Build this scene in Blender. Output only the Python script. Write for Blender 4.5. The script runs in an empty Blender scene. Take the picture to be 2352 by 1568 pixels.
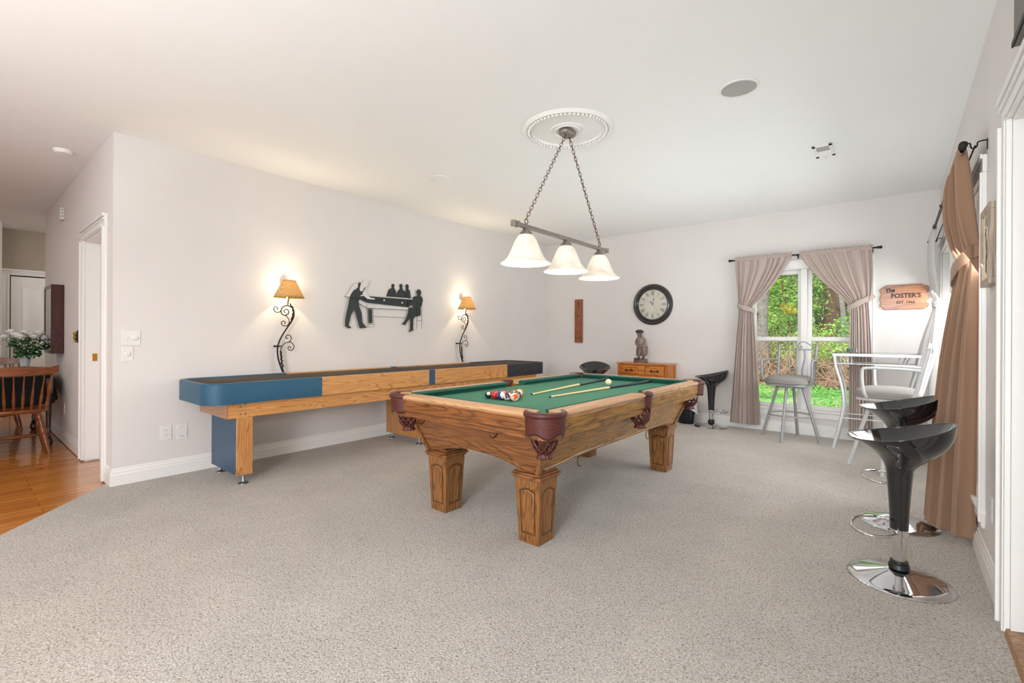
import bpy, bmesh, math, random
from mathutils import Vector, Matrix, noise
from math import sin, cos, pi, radians as rad
C = bpy.context.scene.collection
S = bpy.context.scene
# ------------------------------------------------------------------ camera
FPX, YAW, HOR, ROLL, CAMH = 1068.37, .6903, 771.42, .0051, 1.18
cd = bpy.data.cameras.new('camera'); cam = bpy.data.objects.new('camera', cd); C.objects.link(cam); S.camera = cam
cd.sensor_width = 36; cd.lens = FPX/2352*36; cd.shift_y = -(784-HOR)/2352; cd.clip_start = .02; cd.clip_end = 300
fw = Vector((-sin(YAW), cos(YAW), 0)); rt = Vector((cos(YAW), sin(YAW), 0)); up = Vector((0, 0, 1))
r2 = rt*cos(ROLL)+up*sin(ROLL); u2 = up*cos(ROLL)-rt*sin(ROLL)
cam.matrix_world = Matrix(((r2.x, u2.x, -fw.x, 0), (r2.y, u2.y, -fw.y, 0), (r2.z, u2.z, -fw.z, CAMH), (0, 0, 0, 1)))
# ------------------------------------------------------------------ world, sun, portals, exposure
XL, YF, XR, H, YN = -4.685, 6.630, .355, 2.748, .809
S.view_settings.view_transform = 'Standard'; S.view_settings.look = 'None'
S.view_settings.exposure = -0.02; S.view_settings.gamma = 1; S.view_settings.use_curve_mapping = False
W = bpy.data.worlds.new('sky'); S.world = W; W.use_nodes = True
bg = W.node_tree.nodes['Background']; bg.inputs[0].default_value = (.90, .95, 1.0, 1); bg.inputs[1].default_value = 2.6
def light(kind, name, loc, energy, color=(1, 1, 1), rot=None, **kw):
    d = bpy.data.lights.new(name, kind); d.energy = energy; d.color = color
    for k, v in kw.items(): setattr(d, k, v)
    o = bpy.data.objects.new(name, d); o.location = loc
    if rot is not None: o.rotation_euler = rot
    C.objects.link(o); return o
sun = light('SUN', 'sun', (0, -10, 20), 5.0, (1, .95, .86), angle=rad(1))
sun.rotation_euler = Vector((.18, .75, -1.05)).to_track_quat('-Z', 'Y').to_euler()
def area(name, loc, dirn, sx, sy, energy, color=(1, 1, 1), portal=False):
    o = light('AREA', name, loc, energy, color, shape='RECTANGLE', size=sx, size_y=sy)
    o.rotation_euler = Vector(dirn).to_track_quat('-Z', 'Z' if abs(dirn[2]) < .9 else 'Y').to_euler()
    if portal: o.data.cycles.is_portal = True
    return o
area('bounce_flash', (-1.7, -1.2, 1.40), (0, 0, 1), 3.4, 2.4, 51, (.76, .90, 1))
area('far_ceiling_fill', (-1.6, 4.4, 1.32), (0, 0, 1), 3.4, 3.4, 21, (.86, .94, 1))  # unseen upward fill, added mid-room to brighten the far ceiling
area('left_fill', (-4.5, -2.5, 1.5), (.9, 1, 0), 1.6, 2.0, 34, (.79, .91, 1))  # added fill behind the camera, turned toward the right wall
area('right_fill', (-.15, -2.5, 1.5), (-.15, 1, -.85), .8, 2.0, 205, (.86, .93, 1))  # added fill behind the camera, angled down onto the right-hand carpet
area('side_window_light', (XR+.16, 4.05, 1.2), (-1, 0, -.55), 1.1, 1.7, 42, (.97, .98, 1))
area('corner_window_light', (XR+.16, 5.72, 1.2), (-1, 0, -.55), 1.1, 1.7, 72, (.97, .98, 1))
area('dining_room_light', (-7.5, -1.2, 2.6), (0, .1, -1), 1.6, 1.0, 14, (1, .97, .92))
area('passage_fill', (-9.3, 1.7, 2.70), (-.2, -.3, -1), .5, .5, 12, (1, .95, .88))  # added fill to brighten the passage and its door
# ------------------------------------------------------------------ materials
def lin(c):
    if isinstance(c, str): c = [int(c[i:i+2], 16)/255 for i in (0, 2, 4)]
    return tuple((x/12.92 if x <= .04045 else ((x+.055)/1.055)**2.4) for x in c)+(1,)
MATS = {}
def nt(name):
    m = bpy.data.materials.new(name); m.use_nodes = True; t = m.node_tree; MATS[name] = m
    return m, t, t.nodes['Principled BSDF']
def node(t, kind, **kw):
    n = t.nodes.new(kind)
    for k, v in kw.items():
        if k.startswith('i_'):
            key = k[2:]; key = int(key) if key.isdigit() else key.replace('_', ' ')
            n.inputs[key].default_value = v
        else: setattr(n, k, v)
    return n
def coords(t, scale=(1, 1, 1), rot=(0, 0, 0), space='Object'):
    tc = node(t, 'ShaderNodeTexCoord'); mp = node(t, 'ShaderNodeMapping')
    mp.inputs['Scale'].default_value = scale; mp.inputs['Rotation'].default_value = rot
    t.links.new(tc.outputs[space], mp.inputs[0]); return mp.outputs[0]
def ramp(t, src, stops):
    r = node(t, 'ShaderNodeValToRGB'); e = r.color_ramp.elements
    while len(e) < len(stops): e.new(.5)
    for el, (p, c) in zip(e, stops): el.position = p; el.color = c if len(c) == 4 else tuple(c)+(1,)
    t.links.new(src, r.inputs[0]); return r.outputs[0]
def bump(t, b, src, strength, dist=.01):
    n = node(t, 'ShaderNodeBump'); n.inputs['Strength'].default_value = strength; n.inputs['Distance'].default_value = dist
    t.links.new(src, n.inputs['Height']); t.links.new(n.outputs[0], b.inputs['Normal'])
def plain(name, col, rough=.5, metal=0, noise_amt=0, nscale=30, bmp=0, bscale=200, **kw):
    m, t, b = nt(name); c = lin(col)
    b.inputs['Base Color'].default_value = c; b.inputs['Roughness'].default_value = rough; b.inputs['Metallic'].default_value = metal
    for k, v in kw.items(): b.inputs[k.replace('_', ' ')].default_value = v
    co = coords(t)
    n = node(t, 'ShaderNodeTexNoise'); n.inputs['Scale'].default_value = nscale; n.inputs['Detail'].default_value = 4
    t.links.new(co, n.inputs[0])
    a = noise_amt or .03
    t.links.new(ramp(t, n.outputs[0], [(.3, tuple(x*(1-a) for x in c[:3])), (.7, tuple(min(1, x*(1+a)) for x in c[:3]))]), b.inputs['Base Color'])
    if bmp:
        n2 = node(t, 'ShaderNodeTexNoise'); n2.inputs['Scale'].default_value = bscale; n2.inputs['Detail'].default_value = 3
        t.links.new(co, n2.inputs[0]); bump(t, b, n2.outputs[0], bmp, .004)
    return m
def wood(name, light_c, dark_c, axis='Z', rough=.35, cont=7., size=1., streak=.7, coat=.25):
    """oak: contours of a stretched noise give cathedral grain, fine streaks give pores"""
    m, t, b = nt(name); L, D = lin(light_c), lin(dark_c)
    st = {'X': (.35, 2.6, 2.6), 'Y': (2.6, .35, 2.6), 'Z': (2.6, 2.6, .35)}[axis]
    co = coords(t, tuple(s*size for s in st))
    n = node(t, 'ShaderNodeTexNoise'); n.inputs['Scale'].default_value = 1.9; n.inputs['Detail'].default_value = 1.5; n.inputs['Distortion'].default_value = .25
    t.links.new(co, n.inputs[0])
    mu = node(t, 'ShaderNodeMath', operation='MULTIPLY'); mu.inputs[1].default_value = cont*4.4; t.links.new(n.outputs[0], mu.inputs[0])
    fr = node(t, 'ShaderNodeMath', operation='FRACT'); t.links.new(mu.outputs[0], fr.inputs[0])
    c1 = ramp(t, fr.outputs[0], [(0, D), (.09, tuple((x*.55+y*.45) for x, y in zip(L[:3], D[:3]))), (.26, L), (.8, L), (1, tuple((x*.3+y*.7) for x, y in zip(L[:3], D[:3])))])
    st2 = {'X': (6, 160, 160), 'Y': (160, 6, 160), 'Z': (160, 160, 6)}[axis]
    n2 = node(t, 'ShaderNodeTexNoise'); n2.inputs['Scale'].default_value = 1.; n2.inputs['Detail'].default_value = 3
    t.links.new(coords(t, st2), n2.inputs[0])
    c2 = ramp(t, n2.outputs[0], [(.38, tuple(1-streak*.75 for _ in range(3))), (.55, (1, 1, 1))])
    mx = node(t, 'ShaderNodeMix', data_type='RGBA', blend_type='MULTIPLY'); mx.inputs[0].default_value = 1
    t.links.new(c1, mx.inputs[6]); t.links.new(c2, mx.inputs[7]); t.links.new(mx.outputs[2], b.inputs['Base Color'])
    b.inputs['Roughness'].default_value = rough; b.inputs['Coat Weight'].default_value = coat; b.inputs['Coat Roughness'].default_value = .15
    bump(t, b, n2.outputs[0], .12, .002)
    return m
def fabric(name, col, weave=260, amt=.12, trans=.0, rough=.85, sheen=.2):
    m, t, b = nt(name); c = lin(col)
    w1 = node(t, 'ShaderNodeTexWave', bands_direction='Z'); w1.inputs['Scale'].default_value = weave/6.28; w1.inputs['Distortion'].default_value = 1.5
    n = node(t, 'ShaderNodeTexNoise'); n.inputs['Scale'].default_value = 3; n.inputs['Detail'].default_value = 4
    t.links.new(coords(t), w1.inputs[0]); t.links.new(coords(t, (40, 40, 160)), n.inputs[0])
    ad = node(t, 'ShaderNodeMath', operation='ADD'); t.links.new(w1.outputs['Fac'], ad.inputs[0]); t.links.new(n.outputs[0], ad.inputs[1])
    t.links.new(ramp(t, ad.outputs[0], [(.3, tuple(x*(1-amt) for x in c[:3])), (1, tuple(min(1, x*(1+amt)) for x in c[:3]))]), b.inputs['Base Color'])
    b.inputs['Roughness'].default_value = rough; b.inputs['Sheen Weight'].default_value = sheen
    bump(t, b, ad.outputs[0], .15, .002)
    if trans:
        tr = node(t, 'ShaderNodeBsdfTranslucent'); tr.inputs[0].default_value = c
        ms = node(t, 'ShaderNodeMixShader'); ms.inputs[0].default_value = trans
        t.links.new(b.outputs[0], ms.inputs[1]); t.links.new(tr.outputs[0], ms.inputs[2]); t.links.new(ms.outputs[0], t.nodes['Material Output'].inputs[0])
    return m
def glow(name, col, strength, base=None, rough=.4):
    m, t, b = nt(name); b.inputs['Base Color'].default_value = lin(base or col)
    b.inputs['Emission Color'].default_value = lin(col); b.inputs['Emission Strength'].default_value = strength; b.inputs['Roughness'].default_value = rough
    return m
def glass(name, tint='FFFFFF', rough=.0, ior=1.45, mul=1.):
    m, t, b = nt(name); t.nodes.remove(b)
    tr = node(t, 'ShaderNodeBsdfTransparent'); tr.inputs[0].default_value = lin(tint)
    gl = node(t, 'ShaderNodeBsdfGlossy'); gl.inputs['Roughness'].default_value = rough
    fr = node(t, 'ShaderNodeFresnel'); fr.inputs[0].default_value = ior
    mm = node(t, 'ShaderNodeMath', operation='MULTIPLY'); mm.inputs[1].default_value = mul; t.links.new(fr.outputs[0], mm.inputs[0])
    ms = node(t, 'ShaderNodeMixShader'); t.links.new(mm.outputs[0], ms.inputs[0]); t.links.new(tr.outputs[0], ms.inputs[1]); t.links.new(gl.outputs[0], ms.inputs[2])
    t.links.new(ms.outputs[0], t.nodes['Material Output'].inputs[0]); return m
wall_m = plain('wall_paint', 'DFDAD6', .75, bmp=.08, bscale=260, noise_amt=.012, nscale=3)
hall_m = wall_m
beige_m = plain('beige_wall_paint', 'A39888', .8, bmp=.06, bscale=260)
ceil_m = plain('ceiling_paint', 'F0F0EE', .85, bmp=.08, bscale=320, noise_amt=.01, nscale=2)
trim_m = plain('trim_paint', 'ECEAE6', .32, noise_amt=.01)
white_m = plain('white_plastic', 'E6E4E0', .35, noise_amt=.01)
dark_m = plain('dark_recess', '3A3836', .7)
grey_m = plain('grille_grey', 'A8A6A2', .6)
def carpet():
    m, t, b = nt('frieze_carpet')
    co = coords(t)
    n1 = node(t, 'ShaderNodeTexNoise'); n1.inputs['Scale'].default_value = 125; n1.inputs['Detail'].default_value = 5; n1.inputs['Roughness'].default_value = .65; n1.inputs['Distortion'].default_value = .6
    n2 = node(t, 'ShaderNodeTexNoise'); n2.inputs['Scale'].default_value = 2.2; n2.inputs['Detail'].default_value = 3
    v = node(t, 'ShaderNodeTexVoronoi'); v.inputs['Scale'].default_value = 125
    for n in (n1, n2): t.links.new(co, n.inputs[0])
    # distort the tufts' coordinates
    mxv = node(t, 'ShaderNodeMix', data_type='VECTOR'); mxv.inputs[0].default_value = .012
    t.links.new(co, mxv.inputs[4]); t.links.new(n1.outputs['Color'], mxv.inputs[5]); t.links.new(mxv.outputs[1], v.inputs[0])
    sub = node(t, 'ShaderNodeMath', operation='SUBTRACT'); t.links.new(n1.outputs[0], sub.inputs[0])
    sc = node(t, 'ShaderNodeMath', operation='MULTIPLY'); sc.inputs[1].default_value = .22; t.links.new(v.outputs['Distance'], sc.inputs[0]); t.links.new(sc.outputs[0], sub.inputs[1])
    A = lin('EAE2D8'); 
    c = ramp(t, sub.outputs[0], [(.20, lin('968A7C')), (.33, lin('D4C9BC')), (.42, A), (.62, lin('F2ECE4'))])
    big = ramp(t, n2.outputs[0], [(.35, (.93, .93, .93)), (.65, (1.03, 1.03, 1.03))])
    mx = node(t, 'ShaderNodeMix', data_type='RGBA', blend_type='MULTIPLY'); mx.inputs[0].default_value = 1
    t.links.new(c, mx.inputs[6]); t.links.new(big, mx.inputs[7]); t.links.new(mx.outputs[2], b.inputs['Base Color'])
    b.inputs['Roughness'].default_value = .95; b.inputs['Sheen Weight'].default_value = .15
    bump(t, b, sub.outputs[0], 1.0, .02)
    return m
carpet_m = carpet()
def planks():
    m, t, b = nt('hall_floorboards')
    br = node(t, 'ShaderNodeTexBrick'); br.offset = .37; br.inputs['Scale'].default_value = 1
    br.inputs['Brick Width'].default_value = 1.1; br.inputs['Row Height'].default_value = .083; br.inputs['Mortar Size'].default_value = .0014
    br.inputs['Color1'].default_value = lin('D48A3A'); br.inputs['Color2'].default_value = lin('BE722A'); br.inputs['Mortar'].default_value = lin('6B3A12')
    t.links.new(coords(t, (1, 1, 1), (0, 0, pi/2)), br.inputs[0])
    n = node(t, 'ShaderNodeTexNoise'); n.inputs['Scale'].default_value = 1; n.inputs['Detail'].default_value = 4
    t.links.new(coords(t, (70, 4, 4)), n.inputs[0])
    mx = node(t, 'ShaderNodeMix', data_type='RGBA', blend_type='MULTIPLY'); mx.inputs[0].default_value = 1
    t.links.new(br.outputs[0], mx.inputs[6]); t.links.new(ramp(t, n.outputs[0], [(.3, (.78, .74, .7)), (.7, (1, 1, 1))]), mx.inputs[7])
    t.links.new(mx.outputs[2], b.inputs['Base Color']); b.inputs['Roughness'].default_value = .22; b.inputs['Coat Weight'].default_value = .4
    return m
plank_m = planks()
oak_x_shade = wood('oak_along_x_shaded', '915A2C', '552E14', 'X'); oak_y_lit = wood('oak_along_y_lit', 'A97832', '6C461C', 'Y'); oak_z_shade = wood('oak_along_z_shaded', '95622F', '613C1C', 'Z', cont=7)  # shade painted into end and leg oak, light into the yellower side oak
oak_sheen_x = wood('rail_oak_sheen_x', 'CFA072', 'B07C4C', 'X', .3, streak=.25); oak_sheen_y = wood('rail_oak_sheen_y', 'CFA072', 'B07C4C', 'Y', .3, streak=.25)  # same table oak, lightened to paint in the sheen on the rail tops
sh_y = wood('shuffle_oak_y', 'D59A5C', 'A8682F', 'Y', .3, cont=6, size=1.3, streak=.3); sh_z = wood('shuffle_oak_z', 'CC9055', '9A5C2A', 'Z', .3, cont=9, streak=.4); sh_x = wood('shuffle_oak_x', 'B87C48', '8C5228', 'X', .3, streak=.4)
chest_x = wood('chest_oak_x', 'D6812E', 'A85C20', 'X', .35); chest_z = wood('chest_oak_z', 'CE7828', 'A2561C', 'Z', .35)
chair_w = wood('chair_oak', '8A4A1E', '5C2C10', 'Y', .3, streak=.4); chair_wz = wood('chair_oak_z', '84451C', '5C2C10', 'Z', .3, streak=.4)
sign_w = wood('sign_cedar', 'A5632F', '7E4520', 'X', .4, cont=1.6, size=1.0, streak=.45)
ruler_w = wood('ruler_wood', 'A05A34', '7E4024', 'Z', .45, cont=5)
pale_w = wood('pale_frame_wood', 'B9A692', '9C8873', 'Z', .5, cont=5); thresh_w = wood('threshold_oak', 'A97B4C', '835A33', 'Y', .45)
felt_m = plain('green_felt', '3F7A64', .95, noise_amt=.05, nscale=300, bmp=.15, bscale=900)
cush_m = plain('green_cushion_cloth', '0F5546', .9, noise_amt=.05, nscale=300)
leather_m = plain('cognac_leather', '4E1A10', .45, noise_amt=.15, nscale=60, bmp=.35, bscale=420, Coat_Weight=.12, Coat_Roughness=.3)
brass_m = plain('antique_brass', '8A6A40', .3, 1); 
blue_m = plain('blue_leatherette', '17506C', .38, noise_amt=.12, nscale=90, bmp=.5, bscale=260)
navy_m = plain('navy_laminate', '2B4A66', .4, noise_amt=.05)
blackv_m = plain('black_vinyl', '26282E', .45, bmp=.2)
pewt_m = plain('foot_metal', '8C8E90', .35, .9)
gutter_m = plain('gutter_carpet', '5C524A', .95, noise_amt=.3, nscale=260, bmp=.4)
gloss_m = plain('gloss_black_shell', '17171A', .06, 0, Coat_Weight=.6)
rubber_m = plain('black_rubber', '161616', .4)
chrome_m = plain('chrome', 'D8D8DA', .05, 1)
iron_m = plain('wrought_iron', '2A2522', .5, .5)
silver_m = plain('silver_painted_steel', '9A9A9D', .42, .25)
whitem_m = plain('white_painted_steel', 'CFD0D0', .42, .1)
chairf_m = plain('grey_tweed', '908B85', .95, noise_amt=.12, nscale=350, bmp=.3, bscale=500)
tglass_m = glass('table_glass', 'F2F8F6'); wglass_m = glass('window_glass'); cglass_m = glass('clock_glass'); 
bronze_m = plain('brushed_bronze', '8F8880', .42, .7, noise_amt=.15, nscale=40); rust_m = plain('chain_bronze', '6A4A3A', .45, .6)
shade_m = plain('alabaster_glass', 'F4E8DA', .35, noise_amt=.22, nscale=9, Emission_Color=lin('FFE2C2'), Emission_Strength=.22)
burlap_m = fabric('burlap_shade', 'D9B472', 900, .2, .55)
black_m = plain('black_steel', '2B3230', .5, .2); wsteel_m = plain('white_enamel', 'DAD6D2', .5)
ink_m = plain('black_ink', '1B1714', .6)
face_m = plain('clock_dial', 'EDE7D9', .5, noise_amt=.04, nscale=8)
clock_m = plain('dark_bronze_rim', '2C2726', .3, 0, Coat_Weight=.3)
stone_m = plain('cast_resin', '7E6A5E', .6, noise_amt=.3, nscale=45, bmp=.4, bscale=90); cap_m = plain('dark_resin', '3E3B38', .7, noise_amt=.3, nscale=80); base_m = plain('mottled_resin_base', '6A5448', .6, noise_amt=.45, nscale=50, bmp=.4, bscale=90)
cur_m = fabric('taupe_curtain', 'D2C1B7', 420, .05, .35); cur_shade_m = fabric('taupe_curtain_shaded', '9A785E', 420, .05, .10); cur_lit_m = fabric('taupe_curtain_lit', 'CCC8C5', 420, .04, .12)  # one taupe fabric; brown and pale copies paint in its shade and window light
mahog_m = wood('mahogany', '4A1410', '2C0A08', 'Z', .25, cont=4); 
velvet_m = plain('black_tablecloth', '050506', .95)
leaf_m = plain('rose_leaf', '3C6A34', .5, noise_amt=.3, nscale=30); petal_m = plain('white_petal', 'F4F2EC', .6)
vase_m = plain('vase_glass', 'EEF4F4', .08, Alpha=.5)
bag_m = plain('white_bag_film', 'DDE0E6', .4, noise_amt=.04, Alpha=.93); bin_m = plain('black_bin_plastic', '15181C', .35); pink_m = plain('pink_drawstring', 'D8A0A4', .5)
# ------------------------------------------------------------------ mesh helpers
class MB:
    def __init__(s): s.v = []; s.f = []
    def add(s, vs, fs):
        o = len(s.v); s.v += [tuple(v) for v in vs]; s.f += [tuple(i+o for i in f) for f in fs]; return s
    def box(s, a, b):
        x0, y0, z0 = (min(a[i], b[i]) for i in range(3)); x1, y1, z1 = (max(a[i], b[i]) for i in range(3))
        return s.add([(x0, y0, z0), (x1, y0, z0), (x1, y1, z0), (x0, y1, z0), (x0, y0, z1), (x1, y0, z1), (x1, y1, z1), (x0, y1, z1)],
                     [(0, 3, 2, 1), (4, 5, 6, 7), (0, 1, 5, 4), (1, 2, 6, 5), (2, 3, 7, 6), (3, 0, 4, 7)])
    def frustum(s, a0, b0, z0, a1, b1, z1):
        v = [(a0[0], a0[1], z0), (b0[0], a0[1], z0), (b0[0], b0[1], z0), (a0[0], b0[1], z0), (a1[0], a1[1], z1), (b1[0], a1[1], z1), (b1[0], b1[1], z1), (a1[0], b1[1], z1)]
        return s.add(v, [(0, 3, 2, 1), (4, 5, 6, 7), (0, 1, 5, 4), (1, 2, 6, 5), (2, 3, 7, 6), (3, 0, 4, 7)])
    def tube(s, pts, r, n=10, closed=False, cap=True):
        pts = [Vector(p) for p in pts]; m = len(pts); rr = r if isinstance(r, (list, tuple)) else [r]*m
        o = len(s.v); prev = None
        for i, p in enumerate(pts):
            if closed: d = pts[(i+1) % m]-pts[i-1]
            else: d = pts[min(i+1, m-1)]-pts[max(i-1, 0)]
            d.normalize()
            if prev is None:
                a = Vector((0, 0, 1)) if abs(d.z) < .9 else Vector((1, 0, 0)); u = d.cross(a).normalized()
            else:
                u = prev-d*prev.dot(d)
                u = u.normalized() if u.length > 1e-6 else d.cross(Vector((.3, .5, .8))).normalized()
            prev = u; w = d.cross(u)
            s.v += [tuple(p+(u*cos(2*pi*k/n)+w*sin(2*pi*k/n))*rr[i]) for k in range(n)]
        for i in range(m if closed else m-1):
            a = o+i*n; b = o+((i+1) % m)*n
            for k in range(n): s.f.append((a+k, a+(k+1) % n, b+(k+1) % n, b+k))
        if cap and not closed: s.f.append(tuple(o+k for k in reversed(range(n)))); s.f.append(tuple(o+(m-1)*n+k for k in range(n)))
        return s
    def lathe(s, prof, c=(0, 0, 0), n=32, ax='Z', sx=1, sy=1, cap=True):
        o = len(s.v); m = len(prof)
        for r, z in prof:
            for k in range(n):
                a = 2*pi*k/n; p = (r*cos(a)*sx, r*sin(a)*sy, z)
                if ax == 'Y': p = (p[0], -p[2], p[1])
                if ax == 'X': p = (p[2], p[0], p[1])
                s.v.append((c[0]+p[0], c[1]+p[1], c[2]+p[2]))
        for i in range(m-1):
            for k in range(n): s.f.append((o+i*n+k, o+i*n+(k+1) % n, o+(i+1)*n+(k+1) % n, o+(i+1)*n+k))
        if cap:
            if prof[0][0] > 1e-6: s.f.append(tuple(o+k for k in reversed(range(n))))
            if prof[-1][0] > 1e-6: s.f.append(tuple(o+(m-1)*n+k for k in range(n)))
        return s
    def prism(s, poly, plane, a, b):
        """poly in 2D extruded from a to b; plane 'XY','XZ','YZ'"""
        n = len(poly); o = len(s.v)
        def P(p, w): return {'XY': (p[0], p[1], w), 'XZ': (p[0], w, p[1]), 'YZ': (w, p[0], p[1])}[plane]
        s.v += [P(p, a) for p in poly]+[P(p, b) for p in poly]
        s.f.append(tuple(o+i for i in reversed(range(n)))); s.f.append(tuple(o+n+i for i in range(n)))
        for i in range(n): j = (i+1) % n; s.f.append((o+i, o+j, o+n+j, o+n+i))
        return s
    def grid(s, fn, nu, nv, cu=False, cv=False):
        o = len(s.v); U = nu if cu else nu+1; V = nv if cv else nv+1
        for j in range(V):
            for i in range(U): s.v.append(tuple(fn(i/nu, j/nv)))
        for j in range(nv):
            for i in range(nu):
                a = o+j*U+i; b = o+j*U+(i+1) % U; c = o+((j+1) % V)*U+(i+1) % U; d = o+((j+1) % V)*U+i
                s.f.append((a, b, c, d))
        return s
    def sphere(s, c, r, n=16, m=10, sc=(1, 1, 1)):
        return s.lathe([(max(1e-4, r*sin(pi*i/m)), -r*cos(pi*i/m)) for i in range(m+1)], (0, 0, 0), n) and s._shift(n*(m+1), c, sc)
    def _shift(s, cnt, c, sc):
        for i in range(len(s.v)-cnt, len(s.v)):
            v = s.v[i]; s.v[i] = (v[0]*sc[0]+c[0], v[1]*sc[1]+c[1], v[2]*sc[2]+c[2])
        return s
    def xf(s, M):
        s.v = [tuple(M @ Vector(v)) for v in s.v]; return s
    def build(s, name, mat, parent=None, smooth=35, bev=0, seg=2, solid=0, sub=0, **props):
        me = bpy.data.meshes.new(name); me.from_pydata(s.v, [], s.f)
        bm = bmesh.new(); bm.from_mesh(me); bmesh.ops.recalc_face_normals(bm, faces=bm.faces); bm.to_mesh(me); bm.free()
        me.materials.append(mat)
        if smooth:
            me.shade_smooth(); me.set_sharp_from_angle(angle=rad(smooth))
        o = bpy.data.objects.new(name, me); C.objects.link(o)
        if parent: o.parent = parent
        if solid: md = o.modifiers.new('s', 'SOLIDIFY'); md.thickness = solid; md.offset = 0
        if bev: md = o.modifiers.new('b', 'BEVEL'); md.width = bev; md.segments = seg; md.limit_method = 'ANGLE'; md.angle_limit = rad(40)
        if sub: md = o.modifiers.new('u', 'SUBSURF'); md.levels = sub; md.render_levels = sub
        for k, v in props.items(): o[k] = v
        return o
def tag(o, label, cat, group=None, kind=None):
    o['label'] = label; o['category'] = cat
    if group: o['group'] = group
    if kind: o['kind'] = kind
    return o
def thing(name, label, cat, loc=(0, 0, 0), rz=0, group=None):
    o = bpy.data.objects.new(name, None); C.objects.link(o); o.location = loc; o.rotation_euler = (0, 0, rz); o.empty_display_size = .05
    return tag(o, label, cat, group)
def struct(o): o['kind'] = 'structure'; return o
def dup(o, parent=None):
    c = o.copy(); C.objects.link(c)
    if parent: c.parent = parent
    for ch in list(o.children): dup(ch, c)
    return c
def rrect(x0, y0, x1, y1, r, n=6):
    out = []
    for cx, cy, a0 in ((x1-r, y1-r, 0), (x0+r, y1-r, 90), (x0+r, y0+r, 180), (x1-r, y0+r, 270)):
        for k in range(n+1): a = rad(a0+90*k/n); out.append((cx+r*cos(a), cy+r*sin(a)))
    return out
def smooth_path(pts, k=6):
    pts = [Vector(p) for p in pts]; out = []
    for i in range(len(pts)-1):
        p0 = pts[max(i-1, 0)]; p1 = pts[i]; p2 = pts[i+1]; p3 = pts[min(i+2, len(pts)-1)]
        for j in range(k):
            t = j/k; out.append(.5*((2*p1)+(p2-p0)*t+(2*p0-5*p1+4*p2-p3)*t*t+(3*p1-p0-3*p2+p3)*t**3))
    out.append(pts[-1]); return out
def catmull(arr, t):
    n = len(arr)-1; f = min(max(t, 0), 1)*n; i = min(int(f), n-1); k = f-i
    p0, p1, p2, p3 = arr[max(i-1, 0)], arr[i], arr[i+1], arr[min(i+2, n)]
    return tuple(.5*((2*b)+(c-a)*k+(2*a-5*b+4*c-d_)*k*k+(3*b-a-3*c+d_)*k**3) for a, b, c, d_ in zip(p0, p1, p2, p3))
def text(txt, size, mat, M, parent, name='lettering', depth=.001, shear=0, sx=1, bold=0):
    cu = bpy.data.curves.new(name, 'FONT'); cu.body = txt; cu.size = size; cu.extrude = depth; cu.align_x = 'CENTER'; cu.align_y = 'CENTER'; cu.shear = shear; cu.offset = bold; cu.resolution_u = 2
    to = bpy.data.objects.new(name, cu); C.objects.link(to)
    dg = bpy.context.evaluated_depsgraph_get(); me = bpy.data.meshes.new_from_object(to.evaluated_get(dg)); bpy.data.objects.remove(to)
    me.transform(Matrix.Diagonal((sx, 1, 1, 1))); me.transform(M); me.materials.clear(); me.materials.append(mat)
    o = bpy.data.objects.new(name, me); C.objects.link(o); o.parent = parent; return o
def basis(ex, ey, loc):
    ex = Vector(ex).normalized(); ey = Vector(ey).normalized(); ez = ex.cross(ey)
    return Matrix(((ex.x, ey.x, ez.x, loc[0]), (ex.y, ey.y, ez.y, loc[1]), (ex.z, ey.z, ez.z, loc[2]), (0, 0, 0, 1)))
def px_ray(x, y): return fw+r2*((x-1176)/FPX)+u2*((HOR-y)/FPX)
def on_x(x, y, X): d = px_ray(x, y); t = X/d.x; return Vector((0, 0, CAMH))+d*t
# ------------------------------------------------------------------ room shell
Y0 = -3.0; XB = -10.25; T = .14
# carpet with its diagonal edge against the boards
car = [(XL-.12, .80), (-4.035, .195), (-1.9, -1.745), (-.6, Y0), (XR+.1, Y0), (XR+.1, YF+.1), (XL-.12, YF+.1)]
struct(MB().prism(car, 'XY', -.06, 0).build('floor', carpet_m, smooth=0))
struct(MB().prism([(XB, Y0), (-.5, Y0), (-.5, -1.0), (-4.0, .25), (-4.62, .95), (XB, .95)], 'XY', -.09, -.012).build('floor', plank_m, smooth=0))
struct(MB().box((XB-.2, Y0, H), (XR+T, YF+T, H+.2)).build('ceiling', ceil_m, smooth=0))
struct(MB().box((XL-T, YN, -.06), (XL, YF+T, H)).build('wall_left', wall_m, smooth=0))
# far wall with window opening
WX0, WX1, WZ0, WZ1 = -1.465, -.275, .30, 2.03
b = MB(); b.box((XL-T, YF, -.06), (WX0, YF+T, H)); b.box((WX1, YF, -.06), (XR+T, YF+T, H)); b.box((WX0, YF, -.06), (WX1, YF+T, WZ0)); b.box((WX0, YF, WZ1), (WX1, YF+T, H))
struct(b.build('wall_back', wall_m, smooth=0))
# right wall with two windows and a door
RW = [(3.45, 4.64), (5.14, 6.33)]; DY0, DY1, DZ = 1.78, 2.70, 2.06
b = MB(); ys = [Y0, DY0, DY1]+[q for w in RW for q in w]+[YF+T]
b.box((XR, Y0, -.06), (XR+T, DY0, H)); b.box((XR, DY0, DZ), (XR+T, DY1, H)); b.box((XR, DY1, -.06), (XR+T, RW[0][0], H))
for i, (a, c) in enumerate(RW):
    b.box((XR, a, -.06), (XR+T, c, WZ0)); b.box((XR, a, WZ1), (XR+T, c, H)); nx = RW[1][0] if i == 0 else YF+T; b.box((XR, c, -.06), (XR+T, nx, H))
struct(b.build('wall_right', wall_m, smooth=0))
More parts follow.
